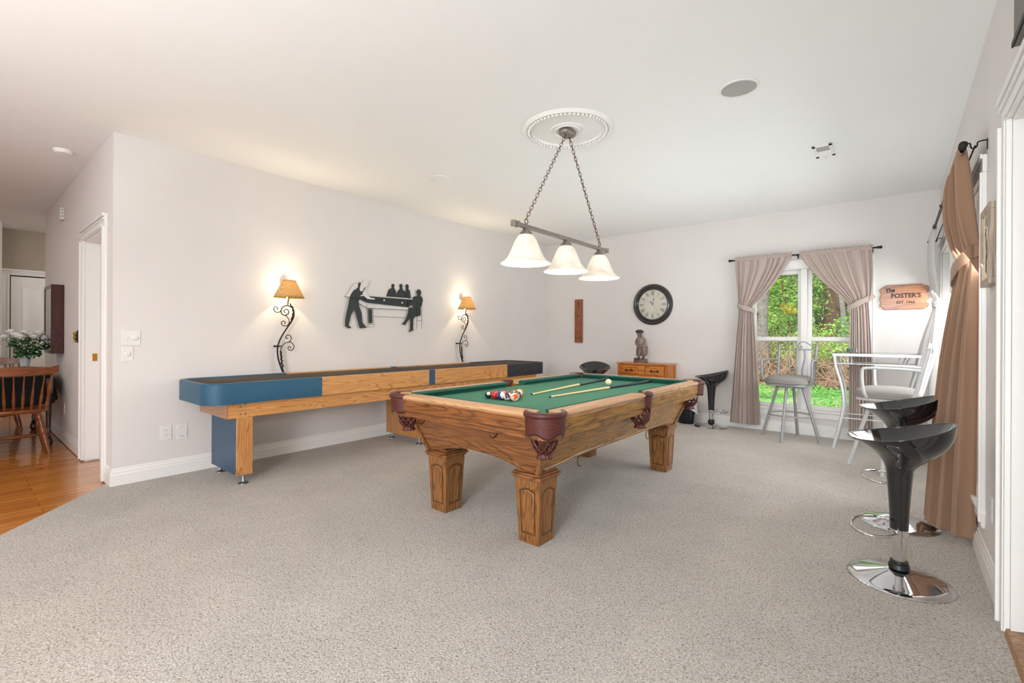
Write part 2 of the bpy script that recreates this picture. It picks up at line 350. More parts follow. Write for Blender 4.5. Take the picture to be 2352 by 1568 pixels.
# hall wall with a doorway
HD0, HD1, HDZ = -5.84, -4.99, 2.045; XE = -8.676
b = MB(); b.box((HD1, YN, -.06), (XL-T, YN+T, H)); b.box((XE, YN, -.06), (HD0, YN+T, H)); b.box((HD0, YN, HDZ), (HD1, YN+T, H))
struct(b.build('wall_hall', hall_m, smooth=0))
struct(MB().box((XE, YN+T, -.06), (XE+T, YN+1.6, H)).build('wall_passage', hall_m, smooth=0))
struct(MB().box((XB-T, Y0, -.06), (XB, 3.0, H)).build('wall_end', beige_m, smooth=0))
struct(MB().box((XB, Y0, -.06), (-9.62, .47, H)).build('wall_closet', hall_m, smooth=0))
struct(MB().box((XB, 2.4, -.06), (XE, 2.5, H)).build('wall_passage_end', hall_m, smooth=0))
struct(MB().prism([(XB, .95), (XE, .95), (XE, 2.4), (XB, 2.4)], 'XY', -.09, -.012).build('floor', plank_m, smooth=0))
# rear side wall of the dining end
b = MB().box((XB, Y0-T, -.09), (XR+T, Y0, H))
struct(b.build('wall_front', wall_m, smooth=0))
# baseboards (profiled)
BP = [(0, 0), (.016, 0), (.016, .082), (.012, .092), (.012, .104), (.006, .118), (.006, .128), (0, .134)]
def baseboard(name, p0, p1, nrm, e0=0, e1=0):
    p0 = Vector(p0+(0,)); p1 = Vector(p1+(0,)); n = Vector(nrm+(0,)); d = (p1-p0).normalized(); m = MB(); k = len(BP)
    vs = [p0-d*e0*q[0]+n*q[0]+Vector((0, 0, q[1])) for q in BP]+[p1+d*e1*q[0]+n*q[0]+Vector((0, 0, q[1])) for q in BP]
    fs = [tuple(range(k)), tuple(range(2*k-1, k-1, -1))]+[(i, (i+1) % k, k+(i+1) % k, k+i) for i in range(k)]
    return struct(m.add(vs, fs).build(name, trim_m, smooth=0))
baseboard('baseboard_left', (XL, YN), (XL, YF), (1, 0), e0=1)
baseboard('baseboard_back', (XL, YF), (XR, YF), (0, -1))
baseboard('baseboard_right', (XR, YF), (XR, 2.80), (-1, 0))
baseboard('baseboard_hall', (-4.87, YN), (XL, YN), (0, -1), e1=1)
baseboard('baseboard_hall', (XE, YN), (-5.95, YN), (0, -1), e0=1)
baseboard('baseboard_end', (XB, .96), (XB, 2.4), (1, 0))
# quarter round by the doorway corner
# ------------------------------------------------------------------ windows
def window(name, M, w=1.19, z0=WZ0, z1=WZ1, lab=''):
    """local: x along the wall, y into the room is negative, z up; opening 0..w"""
    root = bpy.data.objects.new(name, None); C.objects.link(root); root.matrix_world = M; root['kind'] = 'structure'
    cw = .09
    b = MB()
    for a, s_ in ((-cw, 1), (w, -1)): b.box((a, -.018, z0-.08), (a+cw, 0, z1)); b.box((a+(.001 if s_ > 0 else cw-.02), -.028, z0-.06), (a+(.02 if s_ > 0 else cw-.001), -.0175, z1))
    b.box((-cw-.0005, -.0182, z1), (w+cw+.0005, 0, z1+cw)); b.box((-cw-.001, -.028, z1+cw-.02), (w+cw+.001, -.0178, z1+cw+.004)); b.box((.001, -.0215, z1-.004), (w-.001, -.0004, z1+.014))
    b.build('casing', trim_m, root, 0, bev=.003)
    b = MB(); b.box((-cw-.005, -.030, z0-.02), (w+cw+.005, T*.5, z0+.006)); b.box((-cw+.004, -.014, z0-.09), (w+cw-.004, 0, z0-.0205)); b.build('sill', trim_m, root, 0, bev=.004)
    b = MB(); b.box((0, 0, z0), (.012, T, z1)); b.box((w-.012, 0, z0), (w, T, z1)); b.box((.012, 0, z1-.012), (w-.012, T, z1)); b.box((w/2-.032, .02, z0), (w/2+.032, T, z1-.012)); b.build('jamb', trim_m, root, 0, bev=.002)
    zm = 1.16
    for k in range(2):
        x0 = .012 if k == 0 else w/2+.032; x1 = w/2-.032 if k == 0 else w-.012
        for (sn, y, za, zb) in (('upper_sash', .085, zm-.03, z1-.012), ('lower_sash', .05, z0+.006, zm+.028)):
            st = .042; m = MB(); bt = .045 if sn == 'lower_sash' else .05
            m.box((x0, y, za), (x0+st, y+.032, zb)); m.box((x1-st, y, za), (x1, y+.032, zb)); m.box((x0+st, y, za), (x1-st, y+.032, za+bt)); m.box((x0+st, y, zb-.05), (x1-st, y+.032, zb))
            so = m.build(sn, trim_m, root, 0, bev=.004)
            MB().box((x0+st-.004, y+.014, za+bt-.004), (x1-st+.004, y+.018, zb-.046)).build('pane', wglass_m, so, 0)
        for q in (.28, .72): MB().box((x0+(x1-x0)*q-.012, .034, zm+.0285), (x0+(x1-x0)*q+.012, .05, zm+.036)).build('sash_latch', grey_m, root, 0)
    return root
window('window_1', Matrix.Translation((WX0, YF, 0)))
for i, (a, c) in enumerate(RW):
    window('window_%d' % (i+2), Matrix.Translation((XR, c, 0)) @ Matrix.Rotation(-pi/2, 4, 'Z'), c-a)
# ------------------------------------------------------------------ doors
def casing(name, M, w, z1, cw=.105):
    root = bpy.data.objects.new(name, None); C.objects.link(root); root.matrix_world = M; root['kind'] = 'structure'
    b = MB()
    for a, f in ((-cw, 1), (w, -1)):
        b.box((a, -.018, 0), (a+cw, 0, z1)); o = a+.001 if f > 0 else a+cw-.023
        b.box((o, -.032, 0), (o+.022, -.0175, z1+.0)); o = a+cw-.03 if f > 0 else a+.008
        b.box((o, -.024, 0), (o+.022, -.018, z1))
    b.box((-cw-.0005, -.0182, z1), (w+cw+.0005, 0, z1+cw)); b.box((-cw-.001, -.034, z1+cw-.024), (w+cw+.001, -.0178, z1+cw+.001)); b.box((0, -.026, z1+.006), (w, -.0179, z1+.03)); b.box((-cw+.001, -.028, z1+cw-.05), (w+cw-.001, -.0177, z1+cw-.034))
    b.build('door_casing', trim_m, root, 0, bev=.003)
    b = MB(); b.box((0, 0, 0), (.015, T, z1)); b.box((w-.015, 0, 0), (w, T, z1)); b.box((.015, 0, z1-.015), (w-.015, T, z1)); b.build('door_jamb', trim_m, root, 0)
    return root
def panel_door(root, x0, x1, z0, z1, y, mat=trim_m, arch=True):
    th = .035; m = MB().box((x0, y, z0), (x1, y+th, z1)); leaf = m.build('door_leaf', mat, root, 0, bev=.002)
    w = x1-x0; st = .11; gap = .09; pw = (w-2*st-gap)/2
    for k in range(2):
        a = x0+st+k*(pw+gap)
        for (za, zb, ar) in ((z0+.22, z0+.80, False), (z0+.95, z1-.14, arch)):
            poly = [(a, za), (a+pw, za), (a+pw, zb-(.06 if ar else 0))]
            if ar: poly += [(a+pw*(1-t), zb-.06+.06*sin(pi/2*min(1, t*1.0)) if k == 0 else zb-.06*t) for t in (.2, .4, .6, .8, 1)] if k == 0 else [(a+pw*(1-t), zb-.06*t) for t in ()]+[(a+pw*.75, zb-.02), (a+pw*.4, zb), (a, zb)]
            else: poly += [(a, zb)]
            fr = [(p[0], p[1]) for p in poly]; cx = sum(p[0] for p in fr)/len(fr); cz = sum(p[1] for p in fr)/len(fr)
            mm = MB(); n = len(fr)
            def ring(s_, yy): return [(cx+(p[0]-cx)*(1-s_/(pw/2)), yy, cz+(p[1]-cz)*(1-s_/((zb-za)/2))) for p in fr]
            rs = [ring(0, y+.001), ring(.006, y-.006), ring(.02, y-.002), ring(.045, y-.009)]
            vs = sum(rs, []); fs = [tuple(3*n+i for i in range(n))]
            for r in range(3):
                for i in range(n): fs.append((r*n+i, r*n+(i+1) % n, (r+1)*n+(i+1) % n, (r+1)*n+i))
            mm.add(vs, fs).build('door_panel', mat, leaf, 30)
    return leaf
r = casing('door_1', Matrix.Translation((HD0, YN, 0)), HD1-HD0, HDZ)
panel_door(r, .015, HD1-HD0-.015, -.01, HDZ-.02, .10)
b = MB().box((.0152, .052, .925), (.0175, .086, .995)); b.build('latch_plate', plain('polished_brass', 'C08A3C', .25, 1), r, 0)
r = casing('door_2', Matrix.Translation((XR, DY1, 0)) @ Matrix.Rotation(-pi/2, 4, 'Z'), DY1-DY0, DZ, .115)
panel_door(r, .015, DY1-DY0-.015, .02, DZ-.02, .06)
MB().prism([(-.018, 0), (-.01, .02), (.04, .03), (T, .03), (T, 0)], 'YZ', .0, DY1-DY0).build('threshold', thresh_w, r, 0)
r = casing('door_3', Matrix.Translation((XB, .58, 0)) @ Matrix.Rotation(pi/2, 4, 'Z'), .80, 2.055, .09)
panel_door(r, .01, .79, .005, 2.04, -.008)
MB().lathe([(.001, -.075), (.02, -.072), (.028, -.055), (.02, -.04), (.01, -.036), (.01, -.02), (.026, -.016), (.026, -.01)], (.06, 0, .91), 16, 'Y').build('door_knob', brass_m, r)
# ================================================================== POOL TABLE
PX, PY = -1.990, 3.110; HX, HY = .6625, 1.210; ZT, ZB = .790, .748
pt = thing('pool_table', 'oak pool table with green cloth and brown leather pockets in the middle of the carpet', 'pool table', (PX, PY, 0))
# cabinet: tapered box whose lower edge is cut to an arch on each side
def cab_panel(half_t, half_b, off_t, off_b, axis, sgn, zt=.655, zb=.413, zarch=.474, legw=.09):
    m = MB(); N = 40; top = []; bot = []
    def edge(t):   # z of lower edge; t in -1..1 along
        L = half_b*2; d = (1-abs(t))*half_b-legw
        if d <= 0: return zb
        k = min(1, d/(.45 if half_b > .7 else .34)); return zb+(zarch-zb)*sin(k*pi/2)
    def P(a, z, inn=0):
        k = (z-zb)/(zt-zb); o = off_b+(off_t-off_b)*k-inn
        return (a*(half_b+(half_t-half_b)*k) if abs(a) <= 1 else a, sgn*o, z) if axis == 'x' else (sgn*o, a*(half_b+(half_t-half_b)*k), z)
    for inn in (0, .022):
        for i in range(N+1):
            t = -1+2*i/N; m.v.append(P(t, zt, inn)); m.v.append(P(t, edge(t), inn))
    n = 2*(N+1)
    for i in range(N):
        a = 2*i; m.f += [(a, a+2, a+3, a+1), (n+a, n+a+1, n+a+3, n+a+2), (a, n+a, n+a+2, a+2), (a+1, a+3, n+a+3, n+a+1)]
    m.f += [(0, 1, n+1, n), (2*N, n+2*N, n+2*N+1, 2*N+1)]
    # routed bead following the arch
    pts = [Vector(P(-1+2*i/N, edge(-1+2*i/N)+.016, -.001)) for i in range(1, N)]
    m.tube(pts, .0045, 6)
    return m
XT, XBm, YT, YB = .560, .460, 1.115, 1.025
for sgn in (-1, 1):
    cab_panel(XT, XBm, YT, YB, 'x', sgn).build('end_panel', oak_x_shade, pt, 30)
    cab_panel(YT, YB, XT, XBm, 'y', sgn, zarch=.440, legw=.12).build('side_panel', oak_y_lit, pt, 30)
for sx in (-1, 1):
    for sy in (-1, 1):
        a = .012
        MB().frustum((sx*XBm-.014, sy*YB-.014), (sx*XBm+.014, sy*YB+.014), .405, (sx*XT-.014, sy*YT-.014), (sx*XT+.014, sy*YT+.014), .655).build('corner_post', oak_z_shade, pt, 0, bev=.005)
# legs
LX, LY = .382, .935
def leg_mesh():
    m = MB(); wb, wt = .0715, .089
    m.frustum((-wb, -wb), (wb, wb), 0, (-wt, -wt), (wt, wt), .372)
    return m
def leg_panels(part):
    m = MB()
    for r in range(4):
        R = Matrix.Rotation(r*pi/2, 4, 'Z')
        def F(u, z, o): # on tapered face -Y
            w = .0715+(.089-.0715)*z/.372; return R @ Vector((u*w, -(w+o), z))
        zb_, zt_ = .055, .315
        out = [(-.66, zb_), (.66, zb_), (.66, zt_-.012)]+[(.66*(1-k/6), zt_-.012+.016*(1-(1-k/6)**2)) for k in range(1, 12)]+[(-.66, zt_-.012)]
        n = len(out); cx, cz = 0, (zb_+zt_)/2; o0 = len(m.v)
        def ring(sc, o): return [F(p[0]*sc, cz+(p[1]-cz)*(1-(1-sc)*.45), o) for p in out]
        rs = [ring(1.0, .0005), ring(.96, .006), ring(.90, .006), ring(.84, .0008)] if part == 0 else [ring(.84, .0012), ring(.72, .006), ring(.68, .0055)]
        for q in rs: m.v += [tuple(p) for p in q]
        K = len(rs)-1
        for k in range(K):
            for i in range(n): m.f.append((o0+k*n+i, o0+k*n+(i+1) % n, o0+(k+1)*n+(i+1) % n, o0+(k+1)*n+i))
        if part: m.f.append(tuple(o0+K*n+i for i in range(n)))
    return m
def leg_cap():
    m = MB(); 
    for z0, z1, w in ((.368, .380, .097), (.380, .394, .106), (.394, .406, .099), (.4055, .425, .082)): m.box((-w, -w, z0), (w, w, z1))
    return m
panel_dark = wood('leg_panel_oak', '6E4624', '40260F', 'Z', .35, cont=8)
for sx in (-1, 1):
    for sy in (-1, 1):
        l = leg_mesh().build('leg', oak_z_shade, pt, 0, bev=.004); l.location = (sx*LX, sy*LY, 0)
        leg_panels(1).build('raised_panel', oak_z_shade, l, 50); leg_panels(0).build('panel_moulding', panel_dark, l, 50); leg_cap().build('leg_cap', oak_x_shade, l, 0, bev=.004, seg=3)
# apron under the rails
def ring_band(m, hx, hy, cut, z0, z1, th=.02):
    pts = [(hx-cut, hy), (-hx+cut, hy), (-hx, hy-cut), (-hx, -hy+cut), (-hx+cut, -hy), (hx-cut, -hy), (hx, -hy+cut), (hx, hy-cut)]
    k = 1-th/hx; ky = 1-th/hy; n = 8; o = len(m.v)
    for z in (z0, z1):
        m.v += [(p[0], p[1], z) for p in pts]+[(p[0]*k, p[1]*ky, z) for p in pts]
    for i in range(n):
        j = (i+1) % n
        m.f += [(o+i, o+j, o+2*n+j, o+2*n+i), (o+n+i, o+3*n+i, o+3*n+j, o+n+j), (o+2*n+i, o+2*n+j, o+3*n+j, o+3*n+i), (o+i, o+n+i, o+n+j, o+j)]
    return m
for ax, mt in (('x', oak_x_shade), ('y', oak_y_lit)):
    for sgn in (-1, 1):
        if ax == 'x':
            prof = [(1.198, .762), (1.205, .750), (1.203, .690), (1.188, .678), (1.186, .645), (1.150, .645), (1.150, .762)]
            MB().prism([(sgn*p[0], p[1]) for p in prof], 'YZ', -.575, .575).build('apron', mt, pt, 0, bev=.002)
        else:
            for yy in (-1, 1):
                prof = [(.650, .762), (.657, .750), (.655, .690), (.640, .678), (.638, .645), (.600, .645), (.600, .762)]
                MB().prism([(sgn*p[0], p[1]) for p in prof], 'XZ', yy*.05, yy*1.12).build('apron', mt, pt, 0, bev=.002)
for sx in (-1, 1):
    for sy in (-1, 1):
        MB().prism([(sx*.575, sy*1.186), (sx*.575, sy*1.15), (sx*.60, sy*1.12), (sx*.638, sy*1.12), (sx*.63, sy*1.16), (sx*.61, sy*1.18)], 'XY', .645, .762).build('corner_block', oak_z_shade, pt, 40)
# bed
pk = 24
MB().box((-.56, -1.11, ZB-.03), (.56, 1.11, ZB)).build('bed_cloth', felt_m, pt, 0)
# rails and cushions (mitred ends)
def rail(p0, p1, inw, name_w, mw):
    """outer edge from p0 to p1, inw = inward unit"""
    p0, p1, n = Vector(p0), Vector(p1), Vector(inw); d = (p1-p0).normalized()
    prof = [(0, .764), (-.004, .772), (-.002, .781), (.006, .7875), (.014, ZT), (.088, ZT), (.088, .755), (.01, .755)]
    vs = []
    for P, s_ in ((p0, 1), (p1, -1)):
        for w, z in prof: q = P+n*w+d*s_*max(0, w)*.35; vs.append((q.x, q.y, z))
    k = len(prof)
    MB().add(vs, [tuple(range(k)), tuple(range(2*k-1, k-1, -1))]+[(i, (i+1) % k, k+(i+1) % k, k+i) for i in range(k)]).build(name_w, mw, pt, 30, bev=.0015)
    prof = [(.088, ZT-.001), (.110, ZT-.002), (.138, ZT-.006), (.141, ZT-.011), (.128, ZT-.022), (.116, ZB), (.088, ZB)]
    vs = []
    for P, s_ in ((p0, 1), (p1, -1)):
        for w, z in prof: q = P+n*w+d*s_*(.031+max(0, w-.088)*.9); vs.append((q.x, q.y, z))
    k = len(prof)
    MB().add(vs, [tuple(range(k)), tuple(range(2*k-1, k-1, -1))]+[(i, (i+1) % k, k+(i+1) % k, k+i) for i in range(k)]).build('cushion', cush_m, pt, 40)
c_ = .088
rail((-HX+c_, -HY), (HX-c_, -HY), (0, 1), 'rail', oak_sheen_x); rail((-HX+c_, HY), (HX-c_, HY), (0, -1), 'rail', oak_sheen_x)
for sx in (-1, 1):
    for a, b_ in ((-HY+c_, -.060), (.060, HY-c_)): rail((sx*HX, a), (sx*HX, b_), (-sx, 0), 'rail', oak_sheen_y)
# pockets
def pocket(cx, cy, a_mid, span, R, side=False):
    """leather iron round the mouth, apron flap and woven net; a_mid = outward direction"""
    a0, a1 = a_mid-span/2, a_mid+span/2; N = 40
    def A(u): return a0+(a1-a0)*u
    def P(r, u, z): a = A(u); return Vector((cx+r*cos(a), cy+r*sin(a), z))
    # padded rim
    prof = [(R-.022, ZT-.02), (R-.026, ZT-.004), (R-.018, ZT+.003), (R-.002, ZT+.003), (R+.009, ZT-.006), (R+.009, ZT-.020), (R+.001, ZT-.028), (R-.012, ZT-.028)]
    rim = MB().grid(lambda u, v: P(prof[int(round(v*len(prof))) % len(prof)][0], u, prof[int(round(v*len(prof))) % len(prof)][1]), N, len(prof), cv=True)
    k = len(prof); rim.f += [tuple(i*(N+1) for i in range(k)), tuple(i*(N+1)+N for i in reversed(range(k)))]
    r_ = rim.build('pocket', leather_m, pt, 60)
    # flap with scalloped lower edge
    dz = .128 if not side else .115
    def zlow(u):
        q = abs(u-.5)*2
        if q > .84: return ZT-.075
        return ZT-dz+.004-.012*cos(q*pi*2.6)+(.012 if q > .62 else 0)
    def flap(u, v, o): 
        zt = ZT-.018; z = zt+(zlow(u)-zt)*v; return P(R-.001+o-.006*v, u, z)
    fl = MB().grid(lambda u, v: flap(u, v, 0), 60, 8); fl.build('leather_apron', leather_m, r_, 60, solid=.005)
    # inner throat
    MB().grid(lambda u, v: P(R-.028-.012*v, u*1.0, ZT-.004-.11*v), N, 4).build('pocket_liner', leather_m, r_, 60, solid=.003)
    # woven net: straps forming diamonds, gathered at a frilled foot
    nx, ny = cx-.012*cos(a_mid), cy-.012*sin(a_mid); net = MB(); K = 10
    rn = [(.060, ZT-.100), (.066, ZT-.130), (.066, ZT-.165), (.057, ZT-.195), (.040, ZT-.216), (.033, ZT-.226)]
    pr = smooth_path([(a, 0, b) for a, b in rn], 5)
    for k in range(K):
        for s_ in (1, -1):
            pts = [Vector((nx+q.x*cos(2*pi*k/K+s_*1.75*i/len(pr)), ny+q.x*sin(2*pi*k/K+s_*1.75*i/len(pr)), q.z)) for i, q in enumerate(pr)]
            net.tube(pts, .0056, 6)
    net.build('pocket_net', leather_m, r_, 50)
    fr = MB().grid(lambda u, v: Vector((nx+(.031+.010*v+.003*v*cos(u*2*pi*14))*cos(2*pi*u), ny+(.031+.010*v+.003*v*cos(u*2*pi*14))*sin(2*pi*u), ZT-.222-.03*v)), 84, 4, cu=True)
    fr.build('net_frill', leather_m, r_, 60, solid=.003)
for sx in (-1, 1):
    for sy in (-1, 1): pocket(sx*(HX-.088), sy*(HY-.088), math.atan2(sy, sx), rad(206), .108)
    pocket(sx*(HX-.052), 0, 0 if sx > 0 else pi, rad(160), .070, True)
# cue hooks
def cue_hook(x, y, z, dx, dy, s_=1.):
    pts = smooth_path([(x, y, z), (x+dx*.012*s_, y+dy*.012*s_, z-.022*s_), (x+dx*.035*s_, y+dy*.035*s_, z-.034*s_), (x+dx*.06*s_, y+dy*.06*s_, z-.020*s_), (x+dx*.066*s_, y+dy*.066*s_, z+.010*s_)], 5)
    m = MB().tube(pts, .0032, 8); m.sphere(pts[-1], .0055, 10, 6); m.build('cue_hook', brass_m, pt, 60)
for hx in (-.415, .225): cue_hook(hx, -1.095, .638, 0, -1, 1.15)
for hy in (.52, -.52):
    pts = smooth_path([(.44, hy, .452), (.44, hy+.012, .432), (.44, hy-.03, .425), (.44, hy-.055, .395), (.44, hy-.045, .362), (.44, hy-.01, .352)], 5)
    MB().tube(pts, .004, 8).build('bridge_hook', brass_m, pt, 60)
em_m = plain('embossed_leather', '8A4A3C', .45)
sq = [Vector((HX-.088, -(HY-.088), ZT-.068))+Vector((cos(-pi/4+a_*.40), sin(-pi/4+a_*.40), 0))*.1112+Vector((0, 0, b_)) for a_, b_ in [(-1+2*k/60, .006*sin(k*.9)*(1-.3*abs(-1+2*k/60))+.002*sin(k*.37)) for k in range(61)]]
MB().tube(sq, .0008, 5).build('embossed_scroll', em_m, pt, 60)
ov = [Vector((HX-.088, -(HY-.088), ZT-.068))+Vector((cos(-pi/4+a_*.52), sin(-pi/4+a_*.52), 0))*.1108+Vector((0, 0, b_*.019)) for a_, b_ in [(cos(t*2*pi/40), sin(t*2*pi/40)) for t in range(40)]]
MB().tube(ov, .0008, 5, closed=True).build('embossed_oval', em_m, pt, 60)
# ------------------------------------------------------------------ balls
RB = .0286
def ball_mat(name, col, stripe):
    m, t, b = nt(name); tc = node(t, 'ShaderNodeTexCoord'); sp = node(t, 'ShaderNodeSeparateXYZ'); t.links.new(tc.outputs['Object'], sp.inputs[0])
    W_, K = lin('EDE6D2'), lin(col)
    if stripe:
        ab = node(t, 'ShaderNodeMath', operation='ABSOLUTE'); t.links.new(sp.outputs[2], ab.inputs[0])
        gt = node(t, 'ShaderNodeMath', operation='LESS_THAN'); gt.inputs[1].default_value = RB*.52; t.links.new(ab.outputs[0], gt.inputs[0]); f1 = gt.outputs[0]
    else: f1 = None
    g2 = node(t, 'ShaderNodeMath', operation='GREATER_THAN'); g2.inputs[1].default_value = RB*.90; t.links.new(sp.outputs[0], g2.inputs[0])
    a = node(t, 'ShaderNodeMix', data_type='RGBA'); a.inputs[6].default_value = W_; a.inputs[7].default_value = K
    if f1: t.links.new(f1, a.inputs[0])
    else: a.inputs[0].default_value = 1
    c = node(t, 'ShaderNodeMix', data_type='RGBA'); t.links.new(g2.outputs[0], c.inputs[0]); t.links.new(a.outputs[2], c.inputs[6]); c.inputs[7].default_value = W_
    t.links.new(c.outputs[2], b.inputs['Base Color']); b.inputs['Roughness'].default_value = .06; b.inputs['Coat Weight'].default_value = .5
    return m
BC = {1: ('yellow', 'E0A818'), 2: ('blue', '1F3A7A'), 3: ('red', 'B81A1C'), 4: ('purple', '4A1F4E'), 5: ('orange', 'E0591C'), 6: ('green', '12402E'), 7: ('maroon', '6A1A1E'), 8: ('black', '141416')}
def spot(n): return ('solid %s' % BC[n][0]) if n <= 8 else ('%s striped' % BC[n-8][0])
rowpos = {0: 'front row of the rack', 1: 'second row', 2: 'third row', 3: 'fourth row', 4: 'far tip of the rack'}
order = [[6, 3, 10, 12, 13], [2, 5, 7, 15], [8, 14, 4], [11, 9], [1]]
random.seed(4)
for r_ in range(5):
    for c0, n_ in enumerate(order[r_]):
        x = -2.172+r_*.0286+c0*.0574; y = 2.380+r_*.0497
        o = MB().sphere((0, 0, 0), RB, 28, 18).build('billiard_ball', ball_mat('ball_%d' % n_, BC[n_ if n_ <= 8 else n_-8][1], n_ > 8), None, 80)
        lab = spot(n_)+' billiard ball, '+('number %d, ' % n_)+rowpos[r_]
        tag(o, lab, 'ball', 'racked billiard balls'); o.location = (x, y, ZB+RB)
        if n_ == 6: dv = Vector((.62, -.75, .35))
        elif n_ in (12, 2): dv = Vector((.6, -.5, -.5))
        else: dv = Vector((random.uniform(-1, 1), random.uniform(-1, 1), random.uniform(-.3, 1)))
        q = dv.to_track_quat('X', 'Z'); e = q.to_matrix().to_4x4() @ Matrix.Rotation({13: .55, 10: 1.2, 12: 1.9}.get(n_, random.uniform(0, 3)), 4, 'X')
        if n_ == 6: e = q.to_matrix().to_4x4()
        o.rotation_euler = e.to_euler()
        text(str(n_), .014, ink_m, basis((0, 1, 0), (0, 0, 1), (RB*1.0, 0, 0)), o, 'number', .0004)
o = MB().sphere((0, 0, 0), RB, 28, 18).build('cue_ball', plain('ivory_ball', 'EBDDB4', .08, noise_amt=.01, Coat_Weight=.4), None, 80); o.location = (-1.962, 3.72, ZB+RB)
tag(o, 'ivory white cue ball between the two cues on the green cloth', 'ball')
def cue(p0, p1, name, lab, seam, wrap):
    p0, p1 = Vector(p0), Vector(p1); L = (p1-p0).length; d = (p1-p0).normalized()
    rz = math.atan2(d.y, d.x); z0 = ZB+.0065; z1 = ZB+.0150
    t = thing(name, lab, 'pool cue', (p0.x, p0.y, z0), group='pool cues on the table'); t.rotation_euler = (0, -math.asin((z1-z0)/L), rz)
    def seg(a, b_, nm, mt):
        def R_(s_): return .0062+.0085*(s_/L)**1.1
        MB().lathe([(R_(a+(b_-a)*k/8), a+(b_-a)*k/8) for k in range(9)], (0, 0, 0), 16, 'X').build(nm, mt, t, 60)
    seg(.0, .012, 'leather_tip', plain(name+'_tip', '23474A', .8)); seg(.012, .038, 'ferrule', white_m); seg(.038, seam, 'shaft', plain(name+'_maple', 'E6CE96', .3, Coat_Weight=.3))
    seg(seam, seam+.02, 'joint_collar', rubber_m); seg(seam+.02, wrap, 'forearm', plain(name+'_forearm', '16282E', .25, Coat_Weight=.4)); seg(wrap, L-.03, 'grip', plain(name+'_grip', '26302F', .5, noise_amt=.3, nscale=300)); seg(L-.03, L, 'butt_cap', gloss_m)
    MB().lathe([(.0149, L-.05), (.0152, L-.046), (.0149, L-.042)], (0, 0, 0), 16, 'X').build('silver_ring', chrome_m, t, 60)
cue((-2.055, 2.715, 0), (-2.214, 4.255, 0), 'pool_cue', 'pool cue lying behind the cue ball, its tip at the racked balls', .80, 1.15)
cue((-1.872, 2.685, 0), (-1.780, 4.268, 0), 'pool_cue', 'pool cue lying in front of the cue ball, tip short of the rack', .79, 1.15)
# ================================================================== SHUFFLEBOARD
SX0, SX1, SY0, SY1 = -4.645, -3.915, 1.205, 5.53; SZ0, SZ1 = .645, .808
sb = thing('shuffleboard_table', 'long oak shuffleboard table with dark blue padded end along the left wall', 'shuffleboard table', ((SX0+SX1)/2, (SY0+SY1)/2, 0))
ox, oy = (SX0+SX1)/2, (SY0+SY1)/2; hx_, hy_ = (SX1-SX0)/2, (SY1-SY0)/2; th = .042; R_ = .13
def uend(sy, ystop, mat, name):
    m = MB(); N = 14
    def line(off):
        w = hx_-off; pts = [(w, ystop)]; r = R_-off
        for k in range(N+1):
            a = pi/2*k/N; pts.append((w-r+r*cos(a), sy*(hy_-off-r+r*sin(a))))
        for k in range(N+1):
            a = pi/2+pi/2*k/N; pts.append((-w+r+r*cos(a), sy*(hy_-off-r+r*sin(a))))
        pts.append((-w, ystop)); return pts
    e = .008
    prof = [(0, SZ0), (0, SZ1-e), (.003, SZ1-.002), (e, SZ1), (th-e, SZ1), (th-.002, SZ1-.003), (th, SZ1-e), (th, SZ0)]
    ls = [[(p[0], p[1], z) for p in line(o)] for o, z in prof]; n = len(ls[0]); k = len(ls)
    for l in ls: m.v += l
    for j in range(k):
        for i in range(n-1): m.f.append((j*n+i, j*n+i+1, ((j+1) % k)*n+i+1, ((j+1) % k)*n+i))
    m.f += [tuple(j*n for j in range(k)), tuple(j*n+n-1 for j in reversed(range(k)))]
    return m.build(name, mat, sb, 50)
uend(-1, 2.105-oy, blue_m, 'padded_end'); uend(1, 4.655-oy, blackv_m, 'padded_end')
for sx in (-1, 1):
    for a, b_ in ((2.105, 3.335), (3.415, 4.655)):
        MB().box((sx*(hx_-th+.003), a-oy, SZ0), (sx*(hx_-.003), b_-oy, SZ1-.001)).build('side_rail', sh_y, sb, 0, bev=.003)
    MB().box((sx*(hx_-th), 3.335-oy, SZ0), (sx*hx_, 3.415-oy, SZ1)).build('joint_cover', navy_m, sb, 0, bev=.003)
    for zz in (.02, .06, .10, .14):
        for yy in (3.343, 3.407): MB().sphere((sx*(hx_+.0005), yy-oy, SZ0+zz), .003, 8, 5).build('screw_head', pewt_m, sb, 60)
MB().prism(rrect(-hx_+th, -hy_+th, hx_-th, hy_-th, .09), 'XY', SZ0+.005, SZ0+.045).build('gutter_floor', gutter_m, sb, 0)
m = MB(); N = 14
g0 = rrect(-hx_+th+.001, -hy_+th+.001, hx_-th-.001, hy_-th-.001, R_-th, 10); n = len(g0)
m.v += [(p[0], p[1], SZ0+.04) for p in g0]+[(p[0], p[1], SZ1-.012) for p in g0]; m.f += [(i, (i+1) % n, n+(i+1) % n, n+i) for i in range(n)]
m.build('gutter_lining', gutter_m, sb, 60, solid=.004)
MB().prism(rrect(-.205, -hy_+.16, .205, hy_-.16, .02), 'XY', SZ0+.045, SZ0+.10).build('playing_board', wood('shuffle_board_maple', 'D9B27A', 'B98A50', 'Y', .12, cont=3), sb, 0, bev=.004)
BX0, BX1 = -4.575-ox, -3.965-ox
MB().box((BX0+.03, 1.37-oy, .527), (BX1, 5.35-oy, SZ0)).build('beam', sh_y, sb, 0, bev=.002)
MB().box((BX0, 1.365-oy, .5265), (BX1+.001, 1.372-oy, SZ0-.001)).build('beam_end', sh_x, sb, 0)
